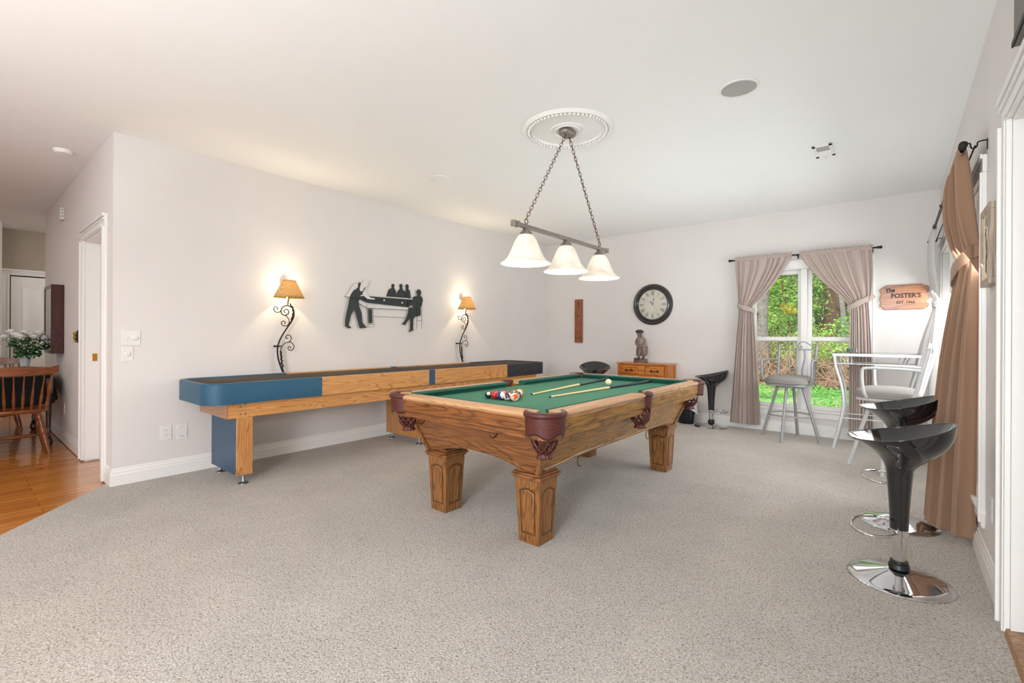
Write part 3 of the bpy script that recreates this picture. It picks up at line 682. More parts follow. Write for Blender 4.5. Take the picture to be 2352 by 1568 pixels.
for yy, zz in ((1.435, .615), (1.435, .557), (1.475, .632), (1.475, .557)):
    MB().lathe([(.001, .006), (.007, .005), (.009, 0)], (BX1+.0, yy+.02-oy, zz), 12, 'X').build('bolt', pewt_m, sb, 60)
for ya in (1.435, 3.205):
    blk = MB().box((BX0+.06, ya-oy, .075), (BX1-.028, ya+.112-oy, .527))
    l = blk.build('pedestal', navy_m if ya < 2 else sh_z, sb, 0, bev=.002)
    MB().box((BX1-.028, ya+.002-oy, .073), (BX1-.003, ya+.118-oy, .527)).build('pedestal_face', sh_z, l, 0, bev=.002)
    for xx in (-3.995, -4.48):
        MB().lathe([(.038, 0), (.037, .006), (.020, .012), (.013, .020), (.011, .078)], (xx-ox, ya+.058-oy, .001), 20).build('leveling_foot', pewt_m, l, 50)
# ================================================================== WALL SCULPTURE (metal silhouettes)
ws = thing('metal_wall_art', 'black and white metal cutout of people round a pool table, hung on left wall', 'wall art', (XL, 3.3, 1.5))
def wpt(p, X): q = on_x(770+p[0]/9.8, 620+p[1]/9.8, X); return (q.y-3.3, q.z-1.5)
def cut(name, polys, mat, d0=.020, th_=.003, lines=(), lw=.003):
    m = MB(); X = XL+d0
    for pl in polys: m.prism([wpt(p, X) for p in pl], 'YZ', d0, d0+th_)
    for ln in lines:
        m.tube([(d0+th_/2, *wpt(p, X)) for p in ln], lw, 5)
    return m.build(name, mat, ws, 0)
cut('table_bed', [[(540, 590), (720, 560), (1745, 650), (1745, 700), (1650, 840), (760, 740), (700, 730), (540, 650)]], black_m, .012)
cut('table_rail', [], wsteel_m, .018, lines=[[(560, 575), (740, 575), (1740, 658)]], lw=.007)
cut('table_rail', [[(530, 690), (720, 775), (740, 785), (1650, 840), (1650, 895), (710, 850), (530, 745)]], wsteel_m, .016)
cut('table_outline', [[(740, 880), (825, 880), (835, 1195), (755, 1195)]], black_m, .020, lines=[[(530, 745), (710, 850), (1640, 902)], [(720, 775), (705, 820), (735, 1278)], [(845, 860), (868, 1278), (690, 1278)], [(865, 1042), (1600, 1075)], [(725, 870), (845, 870)], [(735, 1215), (860, 1215)]], lw=.0018)
cut('spectator', [[(1150, 600), (1165, 530), (1200, 440), (1265, 405), (1272, 385), (1262, 350), (1275, 318), (1298, 310), (1325, 318), (1333, 350), (1322, 385), (1330, 420), (1360, 470), (1378, 552), (1378, 612)]], black_m, .010)
cut('spectator', [[(1378, 612), (1378, 550), (1405, 470), (1450, 430), (1455, 395), (1440, 350), (1455, 318), (1478, 310), (1502, 320), (1512, 355), (1505, 400), (1520, 440), (1575, 490), (1580, 628)]], black_m, .010)
cut('spectator', [[(1575, 625), (1580, 480), (1588, 400), (1578, 355), (1592, 326), (1615, 320), (1640, 330), (1652, 365), (1645, 425), (1680, 470), (1700, 640)]], black_m, .014)
cut('player_trousers', [[(515, 285), (580, 285), (545, 440), (560, 475), (590, 480), (630, 440), (655, 385), (668, 405), (610, 520), (560, 570), (525, 690), (530, 790), (560, 880), (590, 960), (610, 1180), (690, 1275), (690, 1300), (570, 1312), (540, 1285), (500, 1130), (425, 860), (350, 1020), (300, 1240), (350, 1290), (345, 1310), (280, 1305), (218, 1260), (225, 1100), (260, 920), (290, 800), (320, 640), (350, 560), (400, 480), (470, 430), (515, 380)]], black_m, .030)
cut('player_arms', [[(515, 285), (430, 310), (370, 370), (330, 470), (270, 540), (242, 570), (240, 610), (290, 625), (320, 600), (370, 510), (420, 440), (480, 420), (515, 370)], [(600, 520), (665, 430), (730, 560), (790, 620), (860, 630), (900, 655), (860, 668), (720, 650), (660, 600)]], wsteel_m, .026)
cut('player_head', [[(580, 290), (635, 280), (640, 235), (680, 205), (720, 210), (750, 240), (755, 275), (740, 300), (748, 340), (715, 378), (680, 375), (650, 400), (620, 460), (590, 480), (560, 470), (547, 430)]], wsteel_m, .034)
cut('player_cue', [], black_m, .040, lines=[[(190, 592), (520, 640), (1080, 690)]], lw=.0025)
cut('player_belt', [], ink_m, .034, lines=[[(325, 615), (520, 640)]], lw=.003)
cut('seated_player', [[(1835, 580), (1850, 540), (1825, 530), (1830, 470), (1860, 435), (1900, 438), (1932, 480), (1930, 540), (1910, 580), (1955, 610), (1972, 680), (1945, 780), (1920, 840), (1925, 1000), (1900, 1030), (1780, 1055), (1755, 1110), (1748, 1340), (1755, 1370), (1700, 1365), (1680, 1398), (1658, 1390), (1672, 1350), (1690, 1320), (1690, 1120), (1670, 1080), (1640, 1130), (1590, 1200), (1570, 1248), (1540, 1225), (1500, 1222), (1505, 1200), (1545, 1175), (1590, 1090), (1640, 960), (1650, 850), (1750, 840), (1750, 790), (1655, 800), (1630, 780), (1640, 750), (1680, 720), (1740, 680), (1750, 610)]], black_m, .026)
cut('seated_cue', [], black_m, .032, lines=[[(1640, 330), (1655, 700), (1690, 1380)]], lw=.0018)
cut('stool', [], black_m, .034, lines=[[(1830, 1330), (1840, 750), (1945, 745), (1945, 1320)], [(1850, 800), (1945, 800)], [(1840, 1140), (1945, 1140)], [(1920, 1035), (1945, 1035)]], lw=.0022)
for p in ((1100, 680), (1505, 735)):
    q = wpt(p, XL+.03); MB().lathe([(.001, .005), (.011, .004), (.012, 0), (.001, -.002)], (.018+.012, *q), 16, 'X').build('metal_ball', wsteel_m, ws, 60)
for p in ((480, 560), (740, 700), (1300, 700), (1880, 700), (300, 900), (1600, 600)):
    q = wpt(p, XL+.02); MB().tube([(0.0005, *q), (.03 if p[0] in (480, 300) else .014, *q)], .003, 6).build('wall_spacer', black_m, ws, 60)
# ================================================================== WALL SCONCES
def sconce_path(pts, X, yref, zref):
    out = []
    for p in pts:
        q = on_x(600+p[0]/6.533, 620+p[1]/6.533, X); out.append((X-XL, q.y-yref, q.z-zref))
    return smooth_path(out, 6)
YS, ZS = 2.09, 1.20
def make_sconce():
    t = thing('wall_sconce', 'scrolled wrought iron sconce with lit tan shade, near the padded blue end', 'wall lamp', (XL, YS, ZS), group='wrought iron sconces on the left wall')
    X = XL+.075
    main = sconce_path([(325, 1530), (290, 1440), (258, 1340), (243, 1230), (250, 1140), (275, 1060), (330, 955), (400, 850), (450, 780), (485, 710), (492, 640), (478, 580), (430, 545), (380, 532), (325, 555), (298, 605), (308, 655), (355, 678), (400, 660), (412, 620), (390, 590), (355, 595), (342, 622), (365, 640)], X, YS, ZS)
    n = len(main); rr = [.0085-.005*(i/n) for i in range(n)]
    MB().tube(main, rr, 8).build('stem', iron_m, t, 60)
    for pts in ([(298, 605), (270, 630), (225, 632), (190, 600), (192, 565), (220, 550), (248, 570), (240, 595)], [(360, 678), (395, 710), (420, 760), (410, 810), (375, 838), (325, 832), (302, 800), (315, 772), (345, 768), (360, 790), (345, 803)],
                [(290, 1220), (300, 1170), (340, 1110), (400, 1082), (455, 1090), (492, 1140), (475, 1190), (435, 1205), (402, 1180), (412, 1152), (440, 1155), (440, 1175)], [(415, 1080), (445, 1050), (450, 1010), (425, 978), (385, 980), (367, 1005), (385, 1028), (405, 1015)]):
        MB().tube(sconce_path(pts, X, YS, ZS), .004, 8).build('scroll', iron_m, t, 60)
    tw = sconce_path([(325, 1530), (318, 1440), (305, 1360), (300, 1290), (290, 1220)], X+.004, YS, ZS)
    MB().tube([p+Vector((.003*cos(i*1.2), .005*sin(i*1.2), 0)) for i, p in enumerate(tw)], [.0085+.003*sin(i*2.2) for i in range(len(tw))], 7).build('twisted_vine', iron_m, t, 60)
    tw = sconce_path([(425, 505), (470, 560), (478, 640), (465, 710), (435, 790), (405, 830)], X+.003, YS, ZS)
    MB().tube([p+Vector((.003*cos(i*1.2), .004*sin(i*1.2), 0)) for i, p in enumerate(tw)], [.0045+.003*abs(sin(i*1.7)) for i in range(len(tw))], 7).build('twisted_vine', iron_m, t, 60)
    q = on_x(600+250/6.533, 620+1142/6.533, X)
    MB().box((.0005, q.y-YS-.010, q.z-ZS-.008), (.078, q.y-YS+.010, q.z-ZS+.008)).tube([(.078, q.y-YS-.03, q.z-ZS), (.078, q.y-YS+.03, q.z-ZS)], .006, 8).build('wall_bracket', iron_m, t, 50)
    p = on_x(600+388/6.533, 620+530/6.533, X); p2 = on_x(600+397/6.533, 620+400/6.533, X)
    a = Vector((X-XL+.012, p.y-YS, p.z-ZS)); b_ = Vector((X-XL+.035, p.y-YS, p2.z-ZS))
    MB().tube([a-Vector((.012, 0, 0)), a, b_], [.006, .005, .007], 10).build('candle_tube', plain('aged_gold', 'A8863C', .35, .8), t, 60)
    cx, cy, cz = .118, p.y-YS, p2.z-ZS-.012
    # shade: tapered empire shade, oval so that it clears the wall
    prof = [(.143, 0), (.060, .168)]
    def sh(u, v): r = .143+(.060-.143)*v; return Vector((cx+r*cos(2*pi*u)*.72, cy+r*sin(2*pi*u), cz+.168*v))
    m_, tt, bb = nt('lit_shade_cloth') if 'lit_shade_cloth' not in MATS else (MATS['lit_shade_cloth'], None, None)
    if tt:
        chk = node(tt, 'ShaderNodeTexChecker'); chk.inputs['Scale'].default_value = 110; chk.inputs[1].default_value = lin('E0C48C'); chk.inputs[2].default_value = lin('BC9C66')
        tt.links.new(coords(tt), chk.inputs[0]); tt.links.new(chk.outputs[0], bb.inputs['Base Color']); bb.inputs['Roughness'].default_value = .9
        tr = node(tt, 'ShaderNodeBsdfTranslucent'); tt.links.new(chk.outputs[0], tr.inputs[0]); ms = node(tt, 'ShaderNodeMixShader'); ms.inputs[0].default_value = .35
        tt.links.new(bb.outputs[0], ms.inputs[1]); tt.links.new(tr.outputs[0], ms.inputs[2]); tt.links.new(ms.outputs[0], tt.nodes['Material Output'].inputs[0])
    MB().grid(sh, 48, 6, cu=True).build('lamp_shade', m_, t, 60, solid=.002)
    MB().tube([sh(k/48, 0) for k in range(48)], .0022, 6, closed=True).tube([sh(k/48, 1) for k in range(48)], .0018, 6, closed=True).build('shade_trim', MATS['aged_gold'], t, 60)
    MB().sphere((cx-.03, cy, cz+.085), .019, 14, 9, (1, 1, 1.25)).tube([(.075, cy, cz-.01), (cx-.03, cy, cz+.03), (cx-.03, cy, cz+.062)], .008, 8).build('bulb', glow('sconce_bulb', 'FFDFA8', 9), t, 60)
    return t, Vector((cx-.03, cy, cz+.085))
sc1, lp = make_sconce(); sc2 = dup(sc1); sc2.location = (XL, YS+2.437, ZS+.004)
sc2['label'] = 'scrolled wrought iron sconce with lit tan shade, nearer the far corner'
for s_ in (sc1, sc2):
    l = light('POINT', 'sconce_bulb_light', s_.location+lp+Vector((-.014, 0, .055)), 22, (1, .83, .57), shadow_soft_size=.02)
# ================================================================== PENDANT LIGHT
pl = thing('pendant_light', 'three-shade bronze billiard pendant with alabaster bell shades over pool table', 'pendant lamp', (-1.93, 2.985, H))
zc = lambda z: z-H
MB().prism(rrect(-.055, -.075, .055, .075, .054, 8), 'XY', zc(2.742), zc(2.700)).build('canopy', bronze_m, pl, 40, bev=.018, seg=4)
MB().box((-.0125, 2.34-2.985, zc(1.905)), (.0125, 3.63-2.985, zc(1.932))).build('bar', bronze_m, pl, 0, bev=.002)
for y in (2.345, 2.385, 3.612):
    MB().box((-.019, y-2.985-.009, zc(1.899)), (.019, y-2.985+.009, zc(1.938))).build('end_cap', bronze_m, pl, 0, bev=.003)
def chain(p0, p1, name):
    p0, p1 = Vector(p0), Vector(p1); L = (p1-p0).length; d = (p1-p0).normalized(); n = int(L/.0295); m = MB()
    a = d.cross(Vector((1, 0, 0))).normalized(); b_ = d.cross(a)
    for i in range(n):
        c = p0+d*(i+.5)*L/n; s_ = a if i % 2 else b_
        if True:
            ang = .6 if i % 2 else -.75; s_ = a*cos(ang)+b_*sin(ang)
        m.tube([c+d*.021*cos(2*pi*k/14)+s_*.0115*sin(2*pi*k/14) for k in range(14)], .0020, 5, closed=True)
    return m.build(name, rust_m, pl, 60)
for y0_, y1_ in ((-.025, 2.483-2.985), (.03, 3.489-2.985)):
    chain((0, y0_, zc(2.695)), (0, y1_, zc(1.972)), 'chain')
    m = MB().tube([(0, y1_+.017*cos(2*pi*k/18), zc(1.954)+.017*sin(2*pi*k/18)) for k in range(18)], .003, 6, closed=True).build('chain_ring', rust_m, pl, 60)
    MB().tube([(0, y0_, zc(2.705)), (0, y0_, zc(2.69))], .004, 6).build('canopy_loop', rust_m, pl, 60)
MB().tube([(0.002, .03+(3.489-2.985-.03)*t/12+.006*sin(t*2.1), zc(2.69+(1.93-2.69)*t/12)) for t in range(13)], .0016, 5).build('supply_cord', rust_m, pl, 60)
for y in (2.479, 2.975, 3.483):
    yy = y-2.985
    ho = MB().lathe([(.012, zc(1.905)), (.022, zc(1.902)), (.026, zc(1.890)), (.040, zc(1.880)), (.047, zc(1.862)), (.050, zc(1.850)), (.02, zc(1.850))], (0, yy, 0), 28).build('shade_holder', bronze_m, pl, 50)
    pr = smooth_path([(.046, 0, 1.860), (.062, 0, 1.840), (.080, 0, 1.805), (.096, 0, 1.765), (.120, 0, 1.715), (.148, 0, 1.682), (.166, 0, 1.672), (.168, 0, 1.667)], 4)
    sh_ = MB().lathe([(p.x*(1), zc(p.z)) for p in pr], (0, yy, 0), 48, cap=False)
    sh_.build('glass_shade', shade_m, pl, 70, solid=.004)
    MB().sphere((0, yy, zc(1.775)), .028, 16, 10, (1, 1, 1.25)).build('bulb', glow('pendant_bulb_%d' % int(y*10), 'FFE9CC', 7), pl, 60)
    light('POINT', 'pendant_bulb_light', (-1.93, y, 1.715), 4.5, (1, .86, .68), shadow_soft_size=.04)
# ceiling medallion
cm = thing('ceiling_medallion', 'round white plaster ceiling medallion around the pendant canopy', 'ceiling medallion', (-1.93, 2.985, H))
pr = [(.02, -.004), (.078, -.004), (.082, -.014), (.092, -.014), (.096, -.006), (.112, -.006), (.116, -.012), (.126, -.010), (.13, -.004), (.262, -.004), (.268, -.016), (.276, -.018), (.280, -.010), (.305, -.010), (.309, -.02), (.322, -.022), (.335, -.012), (.345, -.001), (.02, -.001)]
MB().lathe(pr, (0, 0, 0), 96, cap=False).build('rosette', trim_m, cm, 30)
m = MB()
for k in range(60):
    a = 2*pi*k/60; m.sphere((.2925*cos(a), .2925*sin(a), -.016), .0125, 8, 6)
m.build('beaded_ring', trim_m, cm, 60)
# speakers, vent, smoke detector
def speaker(x, y, r, lab):
    t = thing('ceiling_speaker', lab, 'speaker', (x, y, H), group='round ceiling speakers')
    MB().lathe([(r-.016, -.001), (r-.016, -.006), (r-.002, -.005), (r, -.001)], (0, 0, 0), 48, cap=False).build('rim', trim_m, t, 40)
    MB().lathe([(.001, -.003), (r-.018, -.003), (r-.018, -.001)], (0, 0, 0), 40, cap=False).build('grille', grey_m if x > -2 else ceil_m, t, 40)
speaker(-.770, 3.164, .118, 'large round ceiling speaker with grey grille, right of the pendant'); speaker(-3.52, 3.13, .110, 'round white ceiling speaker nearer the left wall')
vt = thing('ceiling_register', 'square white ceiling register with dark louvre near the right window', 'air vent', (-.474, 4.665, H))
m = MB()
for a, b_ in (((-.07, -.155), (.07, -.115)), ((-.07, .115), (.07, .155)), ((-.07, -.155), (-.045, .155)), ((.045, -.155), (.07, .155))): m.box((a[0], a[1], -.008), (b_[0], b_[1], -.0005))
m.build('frame', trim_m, vt, 0, bev=.002); MB().box((-.045, -.115, -.003), (.045, .115, -.0008)).build('duct', grey_m, vt, 0)
m = MB()
for k in range(7): y = .004+k*.016; m.add([(-.045, y, -.004), (.045, y, -.004), (.045, y+.012, -.0075), (-.045, y+.012, -.0075)], [(0, 1, 2, 3)])
m.build('louvre', trim_m, vt, 0, solid=.001)
MB().tube([(.0, .15, -.008), (.0, .155, -.024)], .003, 6).build('lever', grey_m, vt, 60)
sd = MB().lathe([(.001, -.030), (.05, -.028), (.062, -.016), (.066, -.0005)], (-5.5, .618, H), 32, cap=False).build('smoke_detector', ceil_m); tag(sd, 'round white smoke detector on the hall ceiling', 'smoke detector')
# ================================================================== BLACK BAR STOOLS
def bez(p0, p1, p2, p3, t): a = 1-t; return tuple(a**3*p0[i]+3*a*a*t*p1[i]+3*a*t*t*p2[i]+t**3*p3[i] for i in range(len(p0)))
def stool(x, y, rz, dz, fa, lab):
    t = thing('bar_stool', lab, 'bar stool', (x, y, 0), rz, 'black shell bar stools')
    MB().lathe([(.204, 0), (.207, .004), (.204, .008), (.17, .016), (.11, .032), (.06, .046), (.034, .054), (.001, .055)], (0, 0, 0), 64).build('base', chrome_m, t, 60)
    MB().lathe([(.026, .05), (.026, .30+dz)], (0, 0, 0), 32).build('column', chrome_m, t, 60)
    MB().lathe([(.03, .054), (.042, .058), (.040, .078), (.033, .084), (.036, .088), (.036, .094), (.027, .097)], (0, 0, 0), 32).build('collar', rubber_m, t, 60)
    z0 = .250+dz
    # shell: stem flaring into a bowl, front (local -X) low, back high
    def rimz(a): return .722+dz-.047*math.cos(a-pi)*1.0+.028*math.cos(2*(a))
    def outer(a, v):
        f = (1-math.cos(a))/2   # 1 at front (-X), 0 at back
        R = .205; zr = .722+dz+.048*math.cos(a)+.010*math.cos(2*a)
        if v < .35: k = v/.35; return (.037+.016*k**1.5, z0+(.28)*k)
        k = (v-.35)/.65
        return bez((.053, z0+.28), (.060, z0+.345), (.205-.085*f, z0+.36+.03*f), (R, zr), k)
    def shell(u, v): a = 2*pi*u; r, z = outer(a, v); return Vector((r*cos(a)*1.0, r*sin(a)*1.04, z))
    def inner(u, v):
        a = 2*pi*u; R = .205*(1-v)*.985; zr = .722+dz+.048*math.cos(a)+.010*math.cos(2*a); zc = .625+dz
        k = 1-v; z = zc+(zr-zc)*k**2.2+.0*v
        return Vector((R*cos(a), R*sin(a)*1.04, z))
    MB().grid(shell, 72, 40, cu=True).grid(lambda u, v: inner(u, v*.98), 72, 14, cu=True).build('seat_shell', gloss_m, t, 70)
    MB().tube([(.2045*cos(a), .2045*1.04*sin(a), .722+dz+.048*cos(a)+.010*cos(2*a)) for a in [2*pi*k/72 for k in range(72)]], .0035, 6, closed=True).build('rim_edge', gloss_m, t, 80)
    MB().lathe([(.027, .215+dz), (.035, .217+dz), (.036, .252+dz), (.030, .254+dz)], (0, 0, 0), 28).build('footrest_clamp', chrome_m, t, 60)
    R = Matrix.Rotation(fa, 4, 'Z'); pts = []
    for k in range(40):
        a = rad(24)+rad(312)*k/39; pts.append(R @ Vector((.100-.0-.118+.105*cos(a)*-1*-1-.085, .168*sin(a), .236+dz)))
    pts = [R @ Vector((-.02, .012, .236+dz))]+[R @ Vector((-.092+.098*cos(a), .160*sin(a), .236+dz)) for a in [rad(22)+rad(316)*k/39 for k in range(40)]]+[R @ Vector((-.02, -.012, .236+dz))]
    MB().tube(pts, .0075, 10).build('footrest', chrome_m, t, 80)
    MB().tube([(.0, -.03, .60+dz), (.01, -.075, .63+dz), (.0, -.12, .632+dz)], .004, 6).build('height_lever', chrome_m, t, 60)
    return t
stool(.015, 2.960, 0, 0, rad(-6), 'nearest black glossy bar stool with chrome base, low rim facing left')
stool(.015, 3.860, rad(4), .045, 0, 'black glossy bar stool behind the nearest one, beside the near right-wall curtain')
stool(-1.878, 6.410, rad(14), -.030, rad(165), 'black glossy bar stool between the waste bin and the taupe curtain by the far wall')
stool(-3.245, 5.750, rad(119), .040, 0, 'black glossy bar stool behind the pool table, left of the oak chest, bowl facing out')
# ================================================================== CHEST AND STATUE
ch = thing('oak_chest', 'small orange oak chest of drawers with black pulls against far wall', 'chest', (-2.80, 6.45, 0))
w, d, zt = .372, .150, .783
b = MB(); b.box((-w, -d+.012, .06), (w, d, zt-.001)); b.build('body', chest_z, ch, 0, bev=.002)
MB().box((-w-.028, -d-.022, zt), (w+.028, d, zt+.018)).build('top', chest_x, ch, 0, bev=.006, seg=3)
m = MB()
for x0, x1 in ((-w, -w+.035), (w-.035, w)): m.box((x0, -d, .0), (x1, -d+.014, zt-.001))
for k in (-w+.008, -w+.02, w-.014, w-.026): m.box((k, -d-.004, .02), (k+.006, -d, zt-.02))
m.build('corner_stile', chest_z, ch, 0, bev=.002)
for s_ in (-1, 1): MB().box((s_*w-(.002 if s_ > 0 else .012), -d+.02, .02), (s_*w+(.012 if s_ > 0 else .002), -d+.05, zt-.02)).build('side_stile', chest_z, ch, 0); MB().box((s_*w-(.002 if s_ > 0 else .012), d-.04, .02), (s_*w+(.012 if s_ > 0 else .002), d-.005, zt-.02)).build('side_stile', chest_z, ch, 0)
def drawer(x0, x1, z0, z1):
    dr = MB().box((x0, -d-.004, z0), (x1, -d+.02, z1)).box((x0+.012, -d-.008, z0+.012), (x1-.012, -d-.003, z1-.012)).build('drawer', chest_x, ch, 0, bev=.003)
    for cx in ([(x0+x1)/2] if x1-x0 < .4 else [x0+.15, x1-.15]):
        cz = (z0+z1)/2-.008; m = MB()
        for s_ in (-1, 1):
            m.prism([(cx+s_*.045-.024, cz), (cx+s_*.045, cz+.017), (cx+s_*.045+.024, cz), (cx+s_*.045, cz-.017)], 'XZ', -d-.012, -d-.008)
        m.tube([(cx-.045, -d-.012, cz), (cx-.035, -d-.022, cz-.002), (cx, -d-.025, cz-.003), (cx+.035, -d-.022, cz-.002), (cx+.045, -d-.012, cz)], .0045, 8)
        m.build('drawer_pull', iron_m, dr, 60)
        MB().lathe([(.001, .012), (.006, .011), (.007, .007)], (cx, -d, cz+.038), 12, 'Y').build('keyhole', iron_m, dr)
drawer(-w+.045, -.055, .640, .765); drawer(.055, w-.045, .640, .765)
MB().box((-.05, -d-.003, .640), (.05, -d+.02, .765)).build('centre_panel', chest_x, ch, 0, bev=.002)
for z in (.44, .24, .04): drawer(-w+.045, w-.045, z, z+.185)
st = thing('golfer_statuette', 'resin statuette of a boy in a flat cap putting, on the oak chest', 'statuette', (-2.875, 6.43, zt+.018), rad(10))
MB().grid(lambda u, v: Vector(((.105-.012*v+.006*sin(u*40)*sin(v*9))*cos(2*pi*u), (.075-.010*v+.005*sin(u*34+1))*sin(2*pi*u), .052*v+.004*sin(u*23))), 40, 5, cu=True).lathe([(.001, .058), (.07, .057), (.098, .050)], (0, 0, 0), 40, sy=.72, cap=False).build('base', base_m, st, 60)
def skin(name, pts, edges, radii, mat, parent, sub=2):
    me = bpy.data.meshes.new(name); me.from_pydata(pts, edges, []); me.materials.append(mat)
    o = bpy.data.objects.new(name, me); C.objects.link(o); o.parent = parent
    md = o.modifiers.new('skin', 'SKIN'); md.use_smooth_shade = True
    sl = me.skin_vertices[0].data if len(me.skin_vertices) else None
    if sl is None:
        bm = bmesh.new(); bm.from_mesh(me); bm.verts.layers.skin.verify(); bm.to_mesh(me); bm.free(); sl = me.skin_vertices[0].data
    for i, r in enumerate(radii): sl[i].radius = r if isinstance(r, tuple) else (r, r); sl[i].use_root = (i == 0)
    m2 = o.modifiers.new('sub', 'SUBSURF'); m2.levels = m2.render_levels = sub; return o
# figure: pelvis .25 high, chest .33, head .43 ; bends forward toward local -Y and left
P = [(.025, .0, .235), (.018, -.008, .285), (.008, -.014, .330), (.0, -.02, .362), (-.004, -.024, .385),
     (.058, -.005, .200), (.052, -.012, .140), (.045, -.015, .095), (.045, -.012, .062), (-.018, -.01, .200), (-.022, -.018, .140), (-.02, -.018, .095), (-.022, -.018, .062),
     (.056, -.022, .338), (.062, -.040, .285), (.015, -.070, .245), (-.008, -.078, .225), (-.048, -.022, .335), (-.056, -.045, .285), (-.020, -.072, .238), (-.012, -.080, .215)]
Ed = [(0, 1), (1, 2), (2, 3), (3, 4), (0, 5), (5, 6), (6, 7), (7, 8), (0, 9), (9, 10), (10, 11), (11, 12), (3, 13), (13, 14), (14, 15), (15, 16), (3, 17), (17, 18), (18, 19), (19, 20)]
Rd = [(.052, .042), (.050, .038), (.052, .036), .036, .018, .042, .040, .020, .019, .042, .040, .020, .019, .024, .021, .015, .012, .024, .021, .015, .012]
skin('figure', P, Ed, Rd, stone_m, st)
def sweep(name, rings, mat, fold, nfo):
    def fn(u, v):
        x, y, z, rx, ry = catmull(rings, v); a = 2*pi*u; k = 1+fold*sin(nfo*a+v*5); return Vector((x+rx*k*cos(a), y+ry*k*sin(a), z))
    return MB().grid(fn, 48, 20, cu=True).build(name, mat, st, 70, solid=.002)
shirt_m = plain('resin_shirt', '8E8076', .6, noise_amt=.2, nscale=40, bmp=.4, bscale=90); knick_m = plain('resin_knickers', '7C6A60', .6, noise_amt=.3, nscale=40, bmp=.4, bscale=90)
sweep('shirt', [(-.004, -.022, .380, .018, .018), (0, -.020, .370, .044, .036), (.004, -.018, .345, .060, .048), (.010, -.012, .305, .058, .052), (.018, -.004, .265, .062, .054), (.022, 0, .240, .068, .056), (.022, 0, .230, .062, .050)], shirt_m, .04, 9)
for lx in (.056, -.016): sweep('knicker_leg', [(.022+(lx-.02)*.5, 0, .245, .050, .044), (lx, -.004, .205, .042, .046), (lx, -.008, .165, .042, .047), (lx, -.010, .130, .042, .044), (lx, -.012, .112, .032, .034), (lx, -.012, .104, .024, .024)], knick_m, .05, 7)
sweep('collar', [(-.004, -.024, .384, .022, .022), (-.003, -.024, .392, .026, .026), (-.003, -.026, .382, .036, .034)], shirt_m, .03, 5)
m = MB().sphere((-.006, -.036, .420), .040, 20, 14, (.92, 1.0, 1.1)); m.sphere((.022, -.058, .412), .008, 8, 6); m.sphere((-.004, -.0, .412), .008, 8, 6, (1, .5, 1.3)); m.sphere((.020, -.045, .398), .010, 8, 6); m.sphere((.012, -.066, .424), .0045, 8, 6); m.sphere((.026, -.045, .424), .0045, 8, 6)
m.build('head', stone_m, st, 70)
MB().sphere((-.010, -.030, .452), .058, 22, 12, (1, 1.0, .50)).sphere((.018, -.072, .442), .030, 14, 8, (1.1, 1, .3)).build('flat_cap', cap_m, st, 70)
for x, yy in ((.045, -.03), (-.024, -.036)): MB().sphere((x, yy, .062), .026, 14, 8, (.8, 1.7, .62)).build('shoe', cap_m, st, 70)
MB().tube([(-.010, -.082, .235), (-.052, -.060, .066)], .003, 6).sphere((-.060, -.062, .062), .010, 10, 6, (1.6, .7, .6)).build('golf_club', iron_m, st, 60)
MB().sphere((-.082, -.030, .061), .008, 10, 8).build('golf_ball', stone_m, st, 70)
# ================================================================== FAR WALL: clock, plaque, sign
ck = thing('wall_clock', 'round dark-rimmed wall clock with roman numerals above the statuette', 'clock', (-2.775, YF, 1.655), rad(0))
MB().lathe([(.30, .0005), (.302, .015), (.296, .030), (.280, .040), (.262, .038), (.254, .030), (.243, .034), (.232, .036), (.224, .028), (.218, .014), (.218, .0005)], (0, 0, 0), 96, 'Y', cap=False).build('rim', clock_m, ck, 30)
MB().lathe([(.001, .012), (.219, .012), (.219, .001)], (0, 0, 0), 64, 'Y', cap=False).build('dial', face_m, ck)
for i, tx in enumerate(['XII', 'I', 'II', 'III', 'IIII', 'V', 'VI', 'VII', 'VIII', 'IX', 'X', 'XI']):
    a = rad(90-30*i); ex = Vector((cos(a-pi/2), 0, sin(a-pi/2))); ey = Vector((cos(a), 0, sin(a)))
    text(tx, .096, ink_m, basis(ex, ey, (.168*cos(a), -.0125, .168*sin(a))), ck, 'numeral', .0003, 0, .42)
MB().tube([(.122*cos(2*pi*k/60), -.0125, .122*sin(2*pi*k/60)) for k in range(60)], .0006, 4, closed=True).build('minute_ring', grey_m, ck)
for a, L, w_ in ((rad(79), .098, .004), (rad(128), .066, .0045)):
    MB().prism([(-.004*sin(a), .004*cos(a)), (.7*L*cos(a)-.002*sin(a), .7*L*sin(a)+.002*cos(a)), (.78*L*cos(a)-w_*1.8*sin(a), .78*L*sin(a)+w_*1.8*cos(a)), (L*cos(a), L*sin(a)), (.78*L*cos(a)+w_*1.8*sin(a), .78*L*sin(a)-w_*1.8*cos(a)), (.7*L*cos(a)+.002*sin(a), .7*L*sin(a)-.002*cos(a)), (.004*sin(a), -.004*cos(a))], 'XZ', -.016, -.015).build('clock_hand', ink_m, ck, 0)
MB().tube([(0, -.018, 0), (.075, -.018, -.10)], .0008, 5).lathe([(.001, .020), (.006, .018), (.006, .012)], (0, 0, 0), 12, 'Y').build('second_hand', ink_m, ck)
MB().lathe([(.001, .028), (.12, .0275), (.221, .025)], (0, 0, 0), 64, 'Y', cap=False).build('glass_cover', cglass_m, ck, 70)
pb = thing('wooden_wall_plaque', 'narrow reddish wooden plaque with dotted burnt marks hung upright near corner', 'plaque', (-4.04, YF, 1.432))
MB().box((-.076, -.018, -.357), (.076, -.0005, .357)).build('board', ruler_w, pb, 0, bev=.003)
m = MB()
for s_ in (-1, 1):
    for k in range(26): m.box((s_*.046-.003, -.0186, -.25+k*.021), (s_*.046+.003, -.0178, -.245+k*.021))
